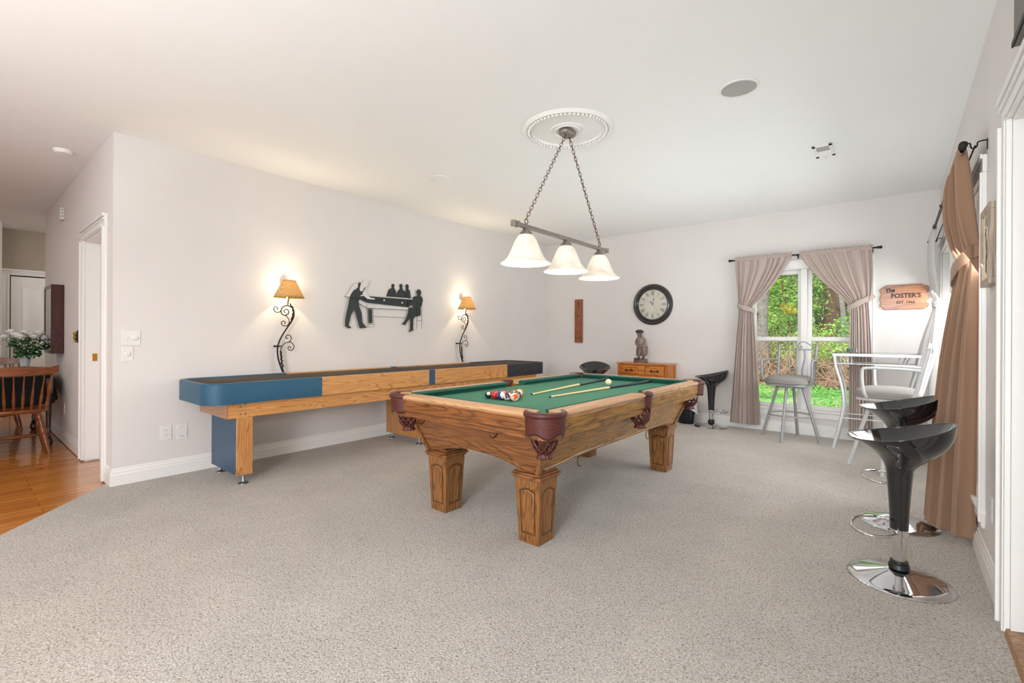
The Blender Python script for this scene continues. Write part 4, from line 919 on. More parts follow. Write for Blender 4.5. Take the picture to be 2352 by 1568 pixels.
for z, wd in ((-.272, .055), (-.292, .055), (.29, .03)): m.box((-wd, -.0186, z-.003), (wd, -.0178, z+.003))
m.build('burnt_marks', ink_m, pb, 0)
for z in (.26, .215, .085, -.045):
    MB().sphere((-.006, -.018, z), .010, 10, 6, (1, .08, .7)).sphere((.010, -.018, z+.001), .007, 10, 6, (1, .08, .9)).build('burnt_spot', ink_m, pb, 60)
sg = thing('family_name_sign', 'scalloped cedar sign with black family name lettering beside the corner', 'sign', (.064, YF, 1.622))
half = [(-.150, .138), (-.182, .112), (-.205, .098), (-.203, .060), (-.190, .040), (-.203, .012), (-.206, -.030), (-.196, -.052), (-.206, -.088), (-.182, -.104), (-.165, -.130)]
right = [(.165, -.130), (.196, -.106), (.205, -.078), (.186, -.048), (.205, -.024), (.203, .008), (.178, .032), (.200, .052), (.203, .088), (.196, .112), (.175, .122), (.160, .122), (.145, .138)]
sc_ = [smooth_path([(*p, 0) for p in h_], 3) for h_ in (half, right)]
MB().prism([(p.x, p.y) for p in sc_[0]]+[(p.x, p.y) for p in sc_[1]], 'XZ', -.022, -.002).build('board', sign_w, sg, 0, bev=.004)
yb = -.0225
text('The', .062, ink_m, basis((1, 0, .12), (-.12, 0, 1), (-.122, yb, .078)), sg, 'lettering', .0004, .3, .85, .0022)
text("FOSTER'S", .066, ink_m, basis((1, 0, 0), (0, 0, 1), (.015, yb, .018)), sg, 'lettering', .0004, 0, .92, .0022)
text('EST. 1966', .040, ink_m, basis((1, 0, 0), (0, 0, 1), (.015, yb, -.055)), sg, 'lettering', .0004, 0, .95, .001)
# ================================================================== CURTAINS
def curtain(root, levels, nf, mat, seed=0, nu=180, nv=90, name='drape'):
    """levels: (z, Ax, Ay, Cx, Cy, Bx, By, amp) from top to bottom; folds ride on a quadratic curve A-C-B"""
    random.seed(seed); ph = [random.uniform(0, 6.28) for _ in range(6)]
    tt = [0]; 
    for i in range(1, len(levels)): tt.append(tt[-1]+abs(levels[i][0]-levels[i-1][0]))
    tt = [q/tt[-1] for q in tt]
    def lev(v):
        for i in range(len(tt)-1):
            if v <= tt[i+1] or i == len(tt)-2: k = (v-tt[i])/(tt[i+1]-tt[i]); break
        return catmull(levels, (i+k)/(len(levels)-1))
    def fn(u, v):
        z, ax, ay, cx, cy, bx, by, amp = lev(v)
        def B(q): a = 1-q; return Vector((a*a*ax+2*a*q*cx+q*q*bx, a*a*ay+2*a*q*cy+q*q*by, 0))
        uu = u+.035*sin(2*pi*1.3*u+ph[0])+.014*sin(2*pi*3.3*u+ph[5]); p = B(u); q = B(min(1, u+.01))-B(max(0, u-.01)); n = Vector((-q.y, q.x, 0)); n = n.normalized() if n.length > 1e-6 else Vector((0, 1, 0))
        w_ = sin(2*pi*nf*uu+ph[1])+.35*sin(2*pi*nf*.5*uu+ph[2]+v*1.2)+.25*sin(2*pi*nf*1.9*uu+ph[3]-v*.8)
        t_ = q.normalized() if q.length > 1e-6 else Vector((1, 0, 0))
        p = p+n*w_*amp+t_*amp*.25*sin(4*pi*nf*uu+ph[4]); p.z = z; return p
    return MB().grid(fn, nu, nv).build(name, mat, root, 80, solid=.003)
def header(root, p0, p1, z, nf, mat):
    p0, p1 = Vector(p0), Vector(p1); d_ = (p1-p0).normalized(); n = Vector((-d_.y, d_.x, 0))
    def fn(u, v):
        a = v*2*pi; s_ = u+.006*sin(u*37)+.004*sin(u*83); puck = .0035*sin(2*pi*nf*s_+1.3*sin(a))
        zz = z+.026*sin(a)*(1 if sin(a) < 0 else 1.15)+.006*sin(2*pi*nf*.71*s_)*max(0, sin(a)); r = p0+(p1-p0)*u+n*((.0135+puck)*cos(a)); r.z = zz; return r
    MB().grid(fn, 260, 18, cv=True).build('rod_pocket', mat, root, 80, solid=.001)
def tieback(root, c, rx, ry, z, hgt, tilt, hook, mat, name='tieback'):
    c = Vector(c)
    def fn(u, v):
        a = 2*pi*u; r = Vector((rx*cos(a), ry*sin(a), 0))
        return Vector((c.x+r.x, c.y+r.y, z+tilt[0]*r.x+tilt[1]*r.y+hgt*(v-.5)+.004*sin(a*5+v*3)))
    o = MB().grid(fn, 48, 6, cu=True).build(name, mat, root, 80, solid=.004)
    if hook:
        h0 = c+Vector((rx*hook[3][0], ry*hook[3][1], 0)); h1 = Vector(hook[:3])
        def f2(u, v): p = h0+(h1-h0)*u; z_ = z+tilt[0]*(h0.x-c.x)+tilt[1]*(h0.y-c.y); return Vector((p.x, p.y, z_+(h1.z-z_)*u+hgt*(v-.5)*(1-.35*u)))
        MB().grid(f2, 12, 6).build('tieback_tail', mat, root, 80, solid=.004)
        MB().tube([(h1.x, h1.y, h1.z), (h1.x+(XR-.002-h1.x if hook[4] == 'x' else 0), h1.y+(YF-.002-h1.y if hook[4] == 'y' else 0), h1.z)], .004, 8).build('tieback_hook', iron_m, root, 60)
yc = YF-.085
c1 = thing('window_curtain', 'taupe tied-back curtain, left panel of the far window', 'curtain', (0, 0, 0), 0, 'curtains of the far window')
curtain(c1, [(2.185, -1.625, yc, -1.3, yc, -.985, yc, .010), (2.05, -1.62, yc, -1.3, yc, -1.055, yc, .013), (1.86, -1.60, yc, -1.38, yc, -1.17, yc, .014), (1.68, -1.585, yc, -1.45, yc-.01, -1.32, yc, .012), (1.575, -1.575, yc, -1.50, yc-.02, -1.42, yc, .010), (1.48, -1.575, yc, -1.49, yc-.02, -1.405, yc, .011), (1.1, -1.60, yc, -1.5, yc-.03, -1.375, yc, .017), (.55, -1.635, yc, -1.5, yc-.04, -1.345, yc, .022), (.07, -1.67, yc, -1.5, yc-.05, -1.325, yc, .025)], 8, cur_m, 2)
header(c1, (-1.625, yc, 0), (-.985, yc, 0), 2.19, 22, cur_m)
tieback(c1, (-1.495, yc, 0), .100, .040, 1.555, .062, (-.38, 0), (-1.60, yc+.05, 1.60, (-.95, .3), 'y'), cur_m)
c2 = thing('window_curtain', 'taupe tied-back curtain, right panel of the far window', 'curtain', (0, 0, 0), 0, 'curtains of the far window')
curtain(c2, [(2.185, -.905, yc, -.55, yc, -.205, yc, .010), (2.05, -.83, yc, -.5, yc, -.205, yc, .012), (1.86, -.69, yc, -.45, yc, -.205, yc, .013), (1.68, -.52, yc, -.37, yc-.01, -.215, yc, .012), (1.57, -.43, yc, -.34, yc-.02, -.24, yc, .010), (1.46, -.405, yc, -.33, yc-.02, -.235, yc, .011), (1.1, -.405, yc, -.32, yc-.03, -.22, yc, .015), (.55, -.405, yc, -.31, yc-.04, -.21, yc, .018), (.075, -.405, yc, -.31, yc-.05, -.20, yc, .02)], 8, cur_m, 5)
header(c2, (-.905, yc, 0), (-.205, yc, 0), 2.19, 24, cur_m)
tieback(c2, (-.335, yc, 0), .100, .042, 1.565, .068, (.55, 0), (-.185, yc+.01, 1.64, (.95, -.2), 'y'), cur_m)
def rod(name, p0, p1, r, brks, wall, lab, double=False):
    t = thing(name, lab, 'curtain rod'); p0, p1 = Vector(p0), Vector(p1); d_ = (p1-p0).normalized()
    MB().tube([p0, p1], r, 12).build('pole', iron_m, t, 60)
    for p, s_ in ((p0, -1), (p1, 1)):
        m = MB(); e = p+d_*s_*.0
        m.tube([e, e+d_*s_*.008, e+d_*s_*.014, e+d_*s_*.035, e+d_*s_*.046], [r*1.4, r*1.9, r*1.3, r*2.1, r*.5], 12); m.build('finial', iron_m, t, 60)
    for q in brks:
        p = p0+(p1-p0)*q
        if wall == 'y': pts = [(p.x, p.y-.012, p.z+.004), (p.x, p.y-.010, p.z-.012), (p.x, p.y+.012, p.z-.012), (p.x, p.y+.018, p.z+.004), (p.x, YF-.003, p.z+.004)]; m = MB().tube(pts, .0035, 6).box((p.x-.008, YF-.004, p.z-.035), (p.x+.008, YF-.0005, p.z+.012))
        else:
            dx = XR-p.x
            pts = [(p.x-.014, p.y, p.z+.006), (p.x-.010, p.y, p.z-.012), (p.x+.010, p.y, p.z-.012), (p.x+.016, p.y, p.z+.010), (p.x+.028, p.y, p.z+.012), (p.x+.032, p.y, p.z-.010), (p.x+.044, p.y, p.z-.016), (p.x+.054, p.y, p.z-.006), (p.x+.058, p.y, p.z+.014), (XR-.003, p.y, p.z+.016)]
            m = MB().tube(smooth_path(pts, 4), .0035, 6).box((XR-.004, p.y-.007, p.z-.03), (XR-.0005, p.y+.007, p.z+.022)).tube([(p.x+.02, p.y, p.z-.004), (p.x+.02, p.y-.012, p.z-.008)], .002, 5)
        m.build('bracket', iron_m, t, 60)
    if double: MB().tube([p0+Vector((.046, 0, -.006)), p1+Vector((.046, 0, -.006))], .004, 8).build('second_pole', iron_m, t, 60)
    return t
rod('curtain_rod', (-1.665, yc, 2.182), (-.165, yc, 2.182), .009, (.03, .49, .97), 'y', 'black curtain rod across the top of the far window')
XRD = .262
rod('curtain_rod', (XRD, 3.345, 2.172), (XRD, 6.40, 2.172), .009, (.002, .45, .985), 'x', 'long black double curtain rod along the right wall windows', True)
c3 = thing('taupe_curtain_shaded', 'large taupe tied-back curtain coloured brown for shade, nearest on the right wall', 'curtain', (0, 0, 0), 0)
curtain(c3, [(2.165, .262, 3.37, .262, 3.7, .262, 4.08, 0.0155), (2.05, .272, 3.37, .245, 3.66, .252, 4.04, 0.0217), (1.86, .292, 3.39, .225, 3.60, .262, 3.96, 0.0232), (1.70, .318, 3.42, .232, 3.55, .285, 3.84, 0.0186), (1.60, .336, 3.44, .245, 3.52, .300, 3.74, 0.0139), (1.48, .338, 3.46, .225, 3.56, .305, 3.80, 0.0155), (1.1, .336, 3.52, .160, 3.66, .290, 3.95, 0.0217), (.6, .338, 3.58, .100, 3.78, .285, 4.08, 0.0279), (.045, .340, 3.64, .045, 3.86, .275, 4.18, 0.0310)], 6.5, cur_shade_m, 11, 200, 100)
header(c3, (XRD, 3.37, 0), (XRD, 4.08, 0), 2.172, 20, cur_shade_m)
tieback(c3, (.288, 3.58, 0), .052, .15, 1.575, .075, (.9, -.30), (.345, 3.43, 1.645, (.5, -.9), 'x'), cur_shade_m)
c4 = thing('corner_curtain_lit', 'taupe tied-back curtain coloured pale for window light, in the corner on the right wall', 'curtain', (0, 0, 0), 0)
curtain(c4, [(2.165, .262, 5.62, .262, 6.0, .262, 6.36, .010), (2.05, .255, 5.68, .25, 6.0, .262, 6.36, .014), (1.86, .266, 5.80, .25, 6.05, .270, 6.36, .015), (1.66, .296, 5.95, .272, 6.12, .290, 6.34, .012), (1.55, .308, 6.02, .285, 6.14, .303, 6.32, .008), (1.42, .305, 5.98, .27, 6.14, .29, 6.34, .011), (1.1, .290, 5.85, .17, 6.12, .23, 6.40, .018), (.6, .285, 5.75, .08, 6.1, .16, 6.44, .024), (.06, .28, 5.68, .02, 6.1, .12, 6.46, .028)], 6, cur_lit_m, 23, 180, 90)
header(c4, (XRD, 5.62, 0), (XRD, 6.36, 0), 2.172, 20, cur_lit_m)
tieback(c4, (.300, 6.16, 0), .030, .12, 1.53, .06, (.3, .2), (.345, 6.38, 1.57, (.4, .9), 'x'), cur_lit_m)
# ================================================================== PUB TABLE AND WHITE STOOLS
def frame_stool(x, y, rz, lab, steel):
    t = thing('swivel_bar_chair', lab, 'bar chair', (x, y, 0), rz, 'swivel bar chairs at the pub table')
    for a, rr in ((90, .295), (0, .295), (180, .295), (270, .295)):
        ca, sa = cos(rad(a)), sin(rad(a)); l = MB().tube([(.125*ca, .125*sa, .625), (rr*ca, rr*sa, .008)], .0158, 12).build('leg', steel, t, 60)
        MB().lathe([(.018, 0), (.019, .006), (.015, .012)], (rr*ca, rr*sa, 0), 14).build('foot_cap', steel, l, 60)
    R = .222; MB().tube([(R*cos(2*pi*k/48), R*sin(2*pi*k/48), .285) for k in range(48)], .007, 8, closed=True).build('foot_ring', steel, t, 60)
    MB().lathe([(.10, .600), (.15, .604), (.15, .622), (.10, .626)], (0, 0, 0), 32).build('swivel_plate', steel, t, 50)
    MB().prism(rrect(-.215, -.22, .215, .20, .10, 8), 'XY', .626, .652).build('seat_frame', steel, t, 40, bev=.004)
    def cu(u, v):
        a = 2*pi*u; sq = 1/ (abs(cos(a))**3.2+abs(sin(a))**3.2)**(1/3.2); k = [(0, .652), (.93, .652), (1.0, .670), (1.0, .690), (.96, .712), (.8, .732), (.45, .745), (0, .749)]; r_, z = catmull(k, v); return Vector((.232*sq*r_*cos(a), .228*sq*r_*sin(a)-.01, z))
    MB().grid(cu, 48, 28, cu=True).build('seat_cushion', chairf_m, t, 80)
    bx, by0, by1 = .195, .20, .285
    for s_ in (-1, 1):
        pts = smooth_path([(s_*.185, .18, .640), (s_*.190, .205, .72), (s_*bx, .245, .90), (s_*(bx+.004), by1, 1.085)], 5)
        m = MB().tube(pts, .016, 12); m.lathe([(.0125, 0), (.017, .003), (.017, .012), (.012, .018), (.001, .020)], tuple(pts[-1]), 14); m.build('back_post', steel, t, 60)
        arm = smooth_path([(s_*bx, .243, .905), (s_*(bx+.030), .12, .915), (s_*(bx+.055), -.02, .918), (s_*(bx+.062), -.12, .915), (s_*(bx+.063), -.150, .890), (s_*(bx+.060), -.145, .74), (s_*(bx+.040), -.13, .672), (s_*.195, -.11, .640)], 6)
        MB().tube(arm, .0125, 10).build('arm_rail', steel, t, 60)
    yb_ = .268
    MB().tube([(-bx, yb_-.004, 1.035), (bx, yb_-.004, 1.035)], .006, 8).build('back_rail', steel, t, 60)
    for s_ in (-1, 1):
        w_ = smooth_path([(s_*(bx+.002), by1-.006, 1.065), (s_*.150, yb_+.008, 1.082), (s_*.09, yb_+.006, 1.122), (s_*.05, yb_+.006, 1.128), (s_*.012, yb_+.006, 1.105), (s_*.004, yb_+.004, 1.068), (s_*.03, yb_+.002, 1.052), (s_*.048, yb_+.002, 1.066), (s_*.035, yb_+.002, 1.08)], 6)
        MB().tube(w_, .0055, 8).build('crest_scroll', steel, t, 60)
    for x_ in (-.085, 0, .085):
        MB().tube(smooth_path([(x_*1.1, .19, .65), (x_*.75, .215, .78), (x_, .245, .93), (x_*.9, yb_-.004, 1.035)], 4), .0085, 8).build('back_spindle', steel, t, 60)
    return t
frame_stool(-.950, 6.235, rad(-7), 'silver swivel bar chair in front of the far window', silver_m)
frame_stool(-.045, 5.350, rad(-98), 'white swivel bar chair in the right corner, facing the pub table', whitem_m)
pu = thing('pub_table', 'tall glass-topped pub table with bowed white metal legs in the right corner', 'table', (-.165, 6.235, 0))
tx, ty = .360, .215
m = MB()
for a, b_ in (((-tx, -ty), (tx, -ty+.022)), ((-tx, ty-.022), (tx, ty)), ((-tx, -ty+.022), (-tx+.022, ty-.022)), ((tx-.022, -ty+.022), (tx, ty-.022))): m.box((a[0], a[1], .985), (b_[0], b_[1], 1.015))
m.build('top_frame', whitem_m, pu, 0)
MB().prism(rrect(-tx-.004, -ty-.004, tx+.004, ty+.004, .02), 'XY', 1.0155, 1.023).build('glass_top', tglass_m, pu, 0)
for sx in (-1, 1):
    for sy in (-1, 1):
        pts = smooth_path([(sx*(tx-.014), sy*(ty-.014), .985), (sx*(tx-.030), sy*(ty-.02), .86), (sx*(tx-.075), sy*(ty-.03), .68), (sx*(tx-.095), sy*(ty-.035), .50), (sx*(tx-.075), sy*(ty-.03), .32), (sx*(tx-.03), sy*(ty-.015), .10), (sx*(tx-.01), sy*(ty-.008), .005)], 6)
        l = MB().tube(pts, .0135, 12).build('leg', whitem_m, pu, 60)
        MB().lathe([(.021, 0), (.022, .005), (.015, .010)], (sx*(tx-.01), sy*(ty-.008), 0), 14).build('foot_cap', whitem_m, l, 60)
for sy in (-1, 1):
    y_ = sy*(ty-.02); MB().tube([(-(tx-.04), y_, .905), (tx-.04, y_, .905)], .006, 8).build('under_rail', whitem_m, pu, 60)
    MB().tube([(-(tx-.085), sy*(ty-.03), .33), (tx-.085, sy*(ty-.03), .33)], .006, 8).build('stretcher', whitem_m, pu, 60)
    for sx in (-1, 1):
        for k, (a_, b_) in enumerate(((.07, .10), (.105, .125), (.16, .15))):
            MB().tube(smooth_path([(sx*(tx-a_), y_, .988), (sx*(tx-(a_+b_)/2-.012), y_, .945), (sx*(tx-b_-.01), y_, .905)], 4), .0045, 6).build('corner_strut', whitem_m, pu, 60)
co = thing('coaster_stack', 'small stack of dark green coasters in a wire holder on pub table', 'coasters', (-.37, 6.17, 1.0235))
for k in range(5): MB().lathe([(.001, 0), (.033, 0), (.034, .003), (.033, .006), (.001, .006)], (-.012, 0, .003+k*.0082), 24).build('coaster', plain('coaster_%d' % k, '3E5A58', .25), co, 50)
for k in range(5): MB().tube([(.026+.030*cos(2*pi*i/24), .03*sin(2*pi*i/24), .004+k*.0082) for i in range(24)], .0016, 5, closed=True).build('holder_ring', chrome_m, co, 60)
# ================================================================== WASTE BIN
bn = thing('waste_bin', 'black waste bin lined with white bag behind the pool table', 'bin', (-2.215, 6.44, 0))
MB().lathe([(.001, .001), (.095, .001), (.098, .006), (.130, .30), (.134, .302), (.126, .302), (.092, .012), (.001, .010)], (0, 0, 0), 40, sy=.8).build('bucket', bin_m, bn, 50)
def bagf(u, v):
    a = 2*pi*u; r = [(.122, .27), (.130, .31), (.142, .312), (.142, .26), (.146, .20-.03*sin(a*2+1)), (.150, .165-.05*sin(a*2+1))]; p = catmull(r, v); w_ = 1+.03*sin(a*9)*v; return Vector((p[0]*w_*cos(a), p[0]*w_*sin(a)*.82, p[1]))
MB().grid(bagf, 60, 16, cu=True).build('bag', bag_m, bn, 80, solid=.001)
MB().grid(lambda u, v: bagf(u, .93+.07*v)*1.004, 60, 2, cu=True).build('drawstring_hem', pink_m, bn, 80, solid=.001)
# ================================================================== RIGHT WALL: picture, outlet, sign over door
pf = thing('framed_bird_print', 'pale wood framed drawing of a wading bird beside the door', 'picture', (XR, 3.135, 1.615))
hy2, hz2, fd = .135, .185, .034
m = MB()
for a, b_ in (((-hy2, -hz2), (hy2, -hz2+.03)), ((-hy2, hz2-.03), (hy2, hz2)), ((-hy2, -hz2+.03), (-hy2+.03, hz2-.03)), ((hy2-.03, -hz2+.03), (hy2, hz2-.03))): m.box((-fd, a[0], a[1]), (-.0005, b_[0], b_[1]))
m.build('frame', pale_w, pf, 0, bev=.002)
MB().box((-.026, -hy2+.028, -hz2+.028), (-.020, hy2-.028, hz2-.028)).build('paper', plain('cream_paper', 'E0D2B6', .8), pf, 0)
m = MB()
body = [(.020, .045), (.002, .050), (-.022, .02), (-.040, -.035), (-.055, -.085), (-.035, -.065), (-.010, -.045), (.012, -.01), (.022, .02)]
m.prism(body, 'YZ', -.0272, -.0262); m.build('bird_body', plain('sepia_ink', '7A6A5A', .8), pf, 0)
m = MB().prism([(.022, .085), (.010, .092), (.002, .080), (.008, .068), (.045, .052), (.020, .074)], 'YZ', -.0272, -.0262)
for q in ([(.010, .068), (.006, .050)], [(.005, -.03), (.008, -.085), (.016, -.12)], [(-.008, -.035), (-.008, -.09), (0, -.13)], [(.02, .10), (.022, .145)], [(-.02, .09), (-.018, .15)], [(-.045, .08), (-.044, .12)]): m.tube([(-.0265, a, b_) for a, b_ in q], .0012, 5)
m.build('bird_head_and_legs', ink_m, pf, 0)
def plate(name, lab, cat, p, nrm, w, h, kind):
    t = thing(name, lab, cat, p); 
    ex = Vector((0, 1, 0)) if abs(nrm[0]) else Vector((1, 0, 0)); n = Vector(nrm); ez = Vector((0, 0, 1))
    def bx(a, b_, d0, d1, nm, mt, bev=.0015):
        m = MB(); 
        P0 = ex*a[0]+ez*a[1]+n*d0; P1 = ex*b_[0]+ez*b_[1]+n*d1; m.box(tuple(P0), tuple(P1)); return m.build(nm, mt, t, 0, bev=bev)
    bx((-w/2, -h/2), (w/2, h/2), .0005, .006, 'cover_plate', white_m)
    ax = 'X' if abs(nrm[0]) else 'Y'; sg_ = 1 if (nrm[0] > 0 or nrm[1] < 0) else -1
    if kind == 'outlet':
        for s_ in (-1, 1):
            bx((-.017, s_*.0195-.014), (.017, s_*.0195+.014), .006, .0075, 'socket', white_m)
            for q in (-.006, .006): bx((q-.0012, s_*.0195-.002), (q+.0012, s_*.0195+.008), .0074, .0079, 'slot', ink_m, 0)
            bx((-.0015, s_*.0195-.010), (.0015, s_*.0195-.006), .0074, .0079, 'slot', ink_m, 0)
    if kind == 'switch':
        bx((-.030, -.012), (-.020, .012), .006, .0072, 'toggle_slot', white_m, 0); bx((-.028, -.004), (-.022, .008), .0072, .016, 'toggle', white_m)
    if kind in ('switch', 'dimmer'):
        c = ex*(.026 if kind == 'switch' else 0); m = MB().lathe([(.020, .006), (.021, .010), (.013, .013), (.012, .024), (.001, .025)], (0, 0, 0), 24, 'X' if ax == 'X' else 'Y'); m.v = [(v[0]*(sg_ if ax == 'X' else 1)+c.x, v[1]*(1 if ax == 'X' else (1 if nrm[1] < 0 else -1))+c.y, v[2]) for v in m.v]; m.build('dimmer_knob', white_m, t, 50)
    if kind == 'vac':
        pts = [(.010, .045), (.014, .030), (.030, .022), (.034, 0), (.028, -.022), (.016, -.036), (-.016, -.036), (-.028, -.022), (-.034, 0), (-.030, .022), (-.014, .030), (-.010, .045)]
        pts = smooth_path([(*p_, 0) for p_ in pts+pts[:1]], 4); MB().tube([tuple(ex*p_.x+ez*p_.y+n*.0062) for p_ in pts], .0008, 5).build('flap_outline', grey_m, t)
        bx((-.012, -.042), (.012, -.040), .006, .0066, 'flap_hinge', ink_m, 0)
    return t
plate('light_switch', 'double white light switch plate with toggle and round dimmer on left wall', 'switch', (XL, .922, 1.150), (1, 0, 0), .120, .118, 'switch')
plate('dimmer_switch', 'single white dimmer plate under the double switch plate', 'switch', (XL, .900, 1.023), (1, 0, 0), .070, .115, 'dimmer')
plate('wall_outlet', 'white duplex outlet low on the left wall', 'outlet', (XL, 1.155, .360), (1, 0, 0), .076, .120, 'outlet')
plate('vacuum_inlet', 'white central vacuum inlet plate low beside the outlet on left wall', 'vacuum inlet', (XL, 1.268, .355), (1, 0, 0), .076, .122, 'vac')
plate('wall_outlet', 'white duplex outlet low on the right wall near the door', 'outlet', (XR, 3.16, .372), (-1, 0, 0), .078, .120, 'outlet')
hs = MB().box((-.024, -.28, 2.255-2.255), (-.0005, .28, .24)); o = hs.build('panel', plain('dark_grey_panel', '6E6862', .5, noise_amt=.1), None, 0, bev=.004)
sgn_ = thing('door_header_sign', 'grey plank sign above the right door at the picture edge', 'sign', (XR, 2.225, 2.255)); o.parent = sgn_
MB().box((-.030, -.28, 0), (-.0245, .28, .02)).box((-.030, -.28, .22), (-.0245, .28, .24)).build('trim_strip', iron_m, sgn_, 0)
# ================================================================== HALL AND DINING CORNER
bx_ = thing('wall_cabinet', 'dark red mahogany display box hanging on the hall wall', 'display case', (-7.345, YN, 1.34))
m = MB(); W2, H2, D2 = .285, .377, .092
m.box((-W2, -D2, -H2), (-W2+.02, -.0005, H2)); m.box((W2-.02, -D2, -H2), (W2, -.0005, H2)); m.box((-W2+.02, -D2, -H2), (W2-.02, -.0005, -H2+.02)); m.box((-W2+.02, -D2, H2-.02), (W2-.02, -.0005, H2)); m.box((-W2+.02, -.012, -H2+.02), (W2-.02, -.0005, H2-.02))
m.build('case', mahog_m, bx_, 0, bev=.002)
m = MB(); 
for a, b_ in (((-W2, -H2), (W2, -H2+.035)), ((-W2, H2-.035), (W2, H2)), ((-W2, -H2+.035), (-W2+.035, H2-.035)), ((W2-.035, -H2+.035), (W2, H2-.035))): m.box((a[0], -D2-.014, a[1]), (b_[0], -D2-.0005, b_[1]))
m.build('door_frame', mahog_m, bx_, 0, bev=.002)
MB().box((-W2+.033, -D2-.008, -H2+.033), (W2-.033, -D2-.004, H2-.033)).build('glass_pane', glass('case_glass', 'D8DCDC', 0, 1.6, 2), bx_, 0)
MB().box((-W2+.021, -.016, -H2+.021), (W2-.021, -.0125, H2-.021)).build('backing', plain('pale_backing', 'C9C6C0', .8), bx_, 0)
al = thing('alarm_sounder', 'white alarm sounder box high on the hall wall', 'alarm', (-7.13, YN, 2.50))
MB().box((-.075, -.036, -.065), (.075, -.0005, .065)).build('housing', white_m, al, 0, bev=.008, seg=3)
for k in range(3): MB().box((.0755, -.030, .030-.035*k), (.0768, -.012, .048-.035*k)).build('slot', grey_m, al, 0)
og = thing('bronze_wall_ornament', 'small dark bronze figural ornament on the hall wall beside doorway', 'ornament', (-6.10, YN, 1.155))
MB().sphere((0, -.014, 0), .03, 16, 10, (1, .45, 2.1)).build('plaque', iron_m, og, 70)
MB().sphere((0, -.032, .025), .018, 12, 8).sphere((0, -.032, -.012), .020, 12, 8, (1, .8, 1.2)).sphere((0, -.028, -.045), .014, 12, 8).build('figure', plain('worn_gold', '8A7232', .4, .7, noise_amt=.3), og, 70)
plate('wall_outlet', 'white outlet low on the hall wall behind the dining table', 'outlet', (-7.0, YN, .36), (0, -1, 0), .076, .12, 'outlet')
# dining table with black cloth
TX0, TX1, TY0, TY1, TZ = -8.35, -6.86, -.45, .735, .735
dt = thing('dining_table', 'dark turned-leg dining table under the black cloth in the hall', 'table', ((TX0+TX1)/2, (TY0+TY1)/2, -.012))
ox2, oy2 = (TX0+TX1)/2, (TY0+TY1)/2
MB().prism(rrect(TX0-ox2+.03, TY0-oy2+.03, TX1-ox2-.03, TY1-oy2-.03, .22), 'XY', .715, .740).build('tabletop', chair_w, dt, 0)
MB().box((TX0-ox2+.1, TY0-oy2+.08, .63), (TX1-ox2-.08, TY1-oy2-.06, .715)).build('apron', chair_w, dt, 0)
darkleg = wood('dark_turned_leg', '3E1E10', '24100A', 'Z', .3)
for sx in (TX0-ox2+.10, TX1-ox2-.055):
    for sy in (TY0-oy2+.07, TY1-oy2-.06):
        MB().lathe([(.022, .001), (.032, .02), (.036, .05), (.028, .08), (.018, .09), (.03, .10), (.018, .112), (.014, .13), (.024, .16), (.015, .175), (.018, .22), (.026, .45), (.022, .55), (.034, .56), (.034, .72)], (sx, sy, 0), 20).build('leg', darkleg, dt, 50)
def cloth(u, v):
    a = 2*pi*u; sq = 1/(abs(cos(a))**5+abs(sin(a))**5)**(1/5); hx3, hy3 = (TX1-TX0)/2+.008, (TY1-TY0)/2+.008
    if v < .5: k = v/.5; return Vector((hx3*sq*k*cos(a), hy3*sq*k*sin(a), .736))
    k = (v-.5)/.5; corner = abs(sin(2*a))**3; drop = .27+.03*sin(a*3); wav = .012*sin(a*26)*k+.035*corner*k
    z = .736-drop*k if k > .08 else .736-drop*.08*(k/.08)**2
    y = (hy3+wav)*sq*sin(a); y = min(y, YN-oy2-.012)
    return Vector(((hx3+wav)*sq*cos(a), y, z))
tc_ = MB().grid(cloth, 160, 36, cu=True).build('black_tablecloth', velvet_m, None, 80, solid=.003); tc_.location = (ox2, oy2, -.002); tag(tc_, 'black tablecloth draped over the dining table in the hall', 'tablecloth')
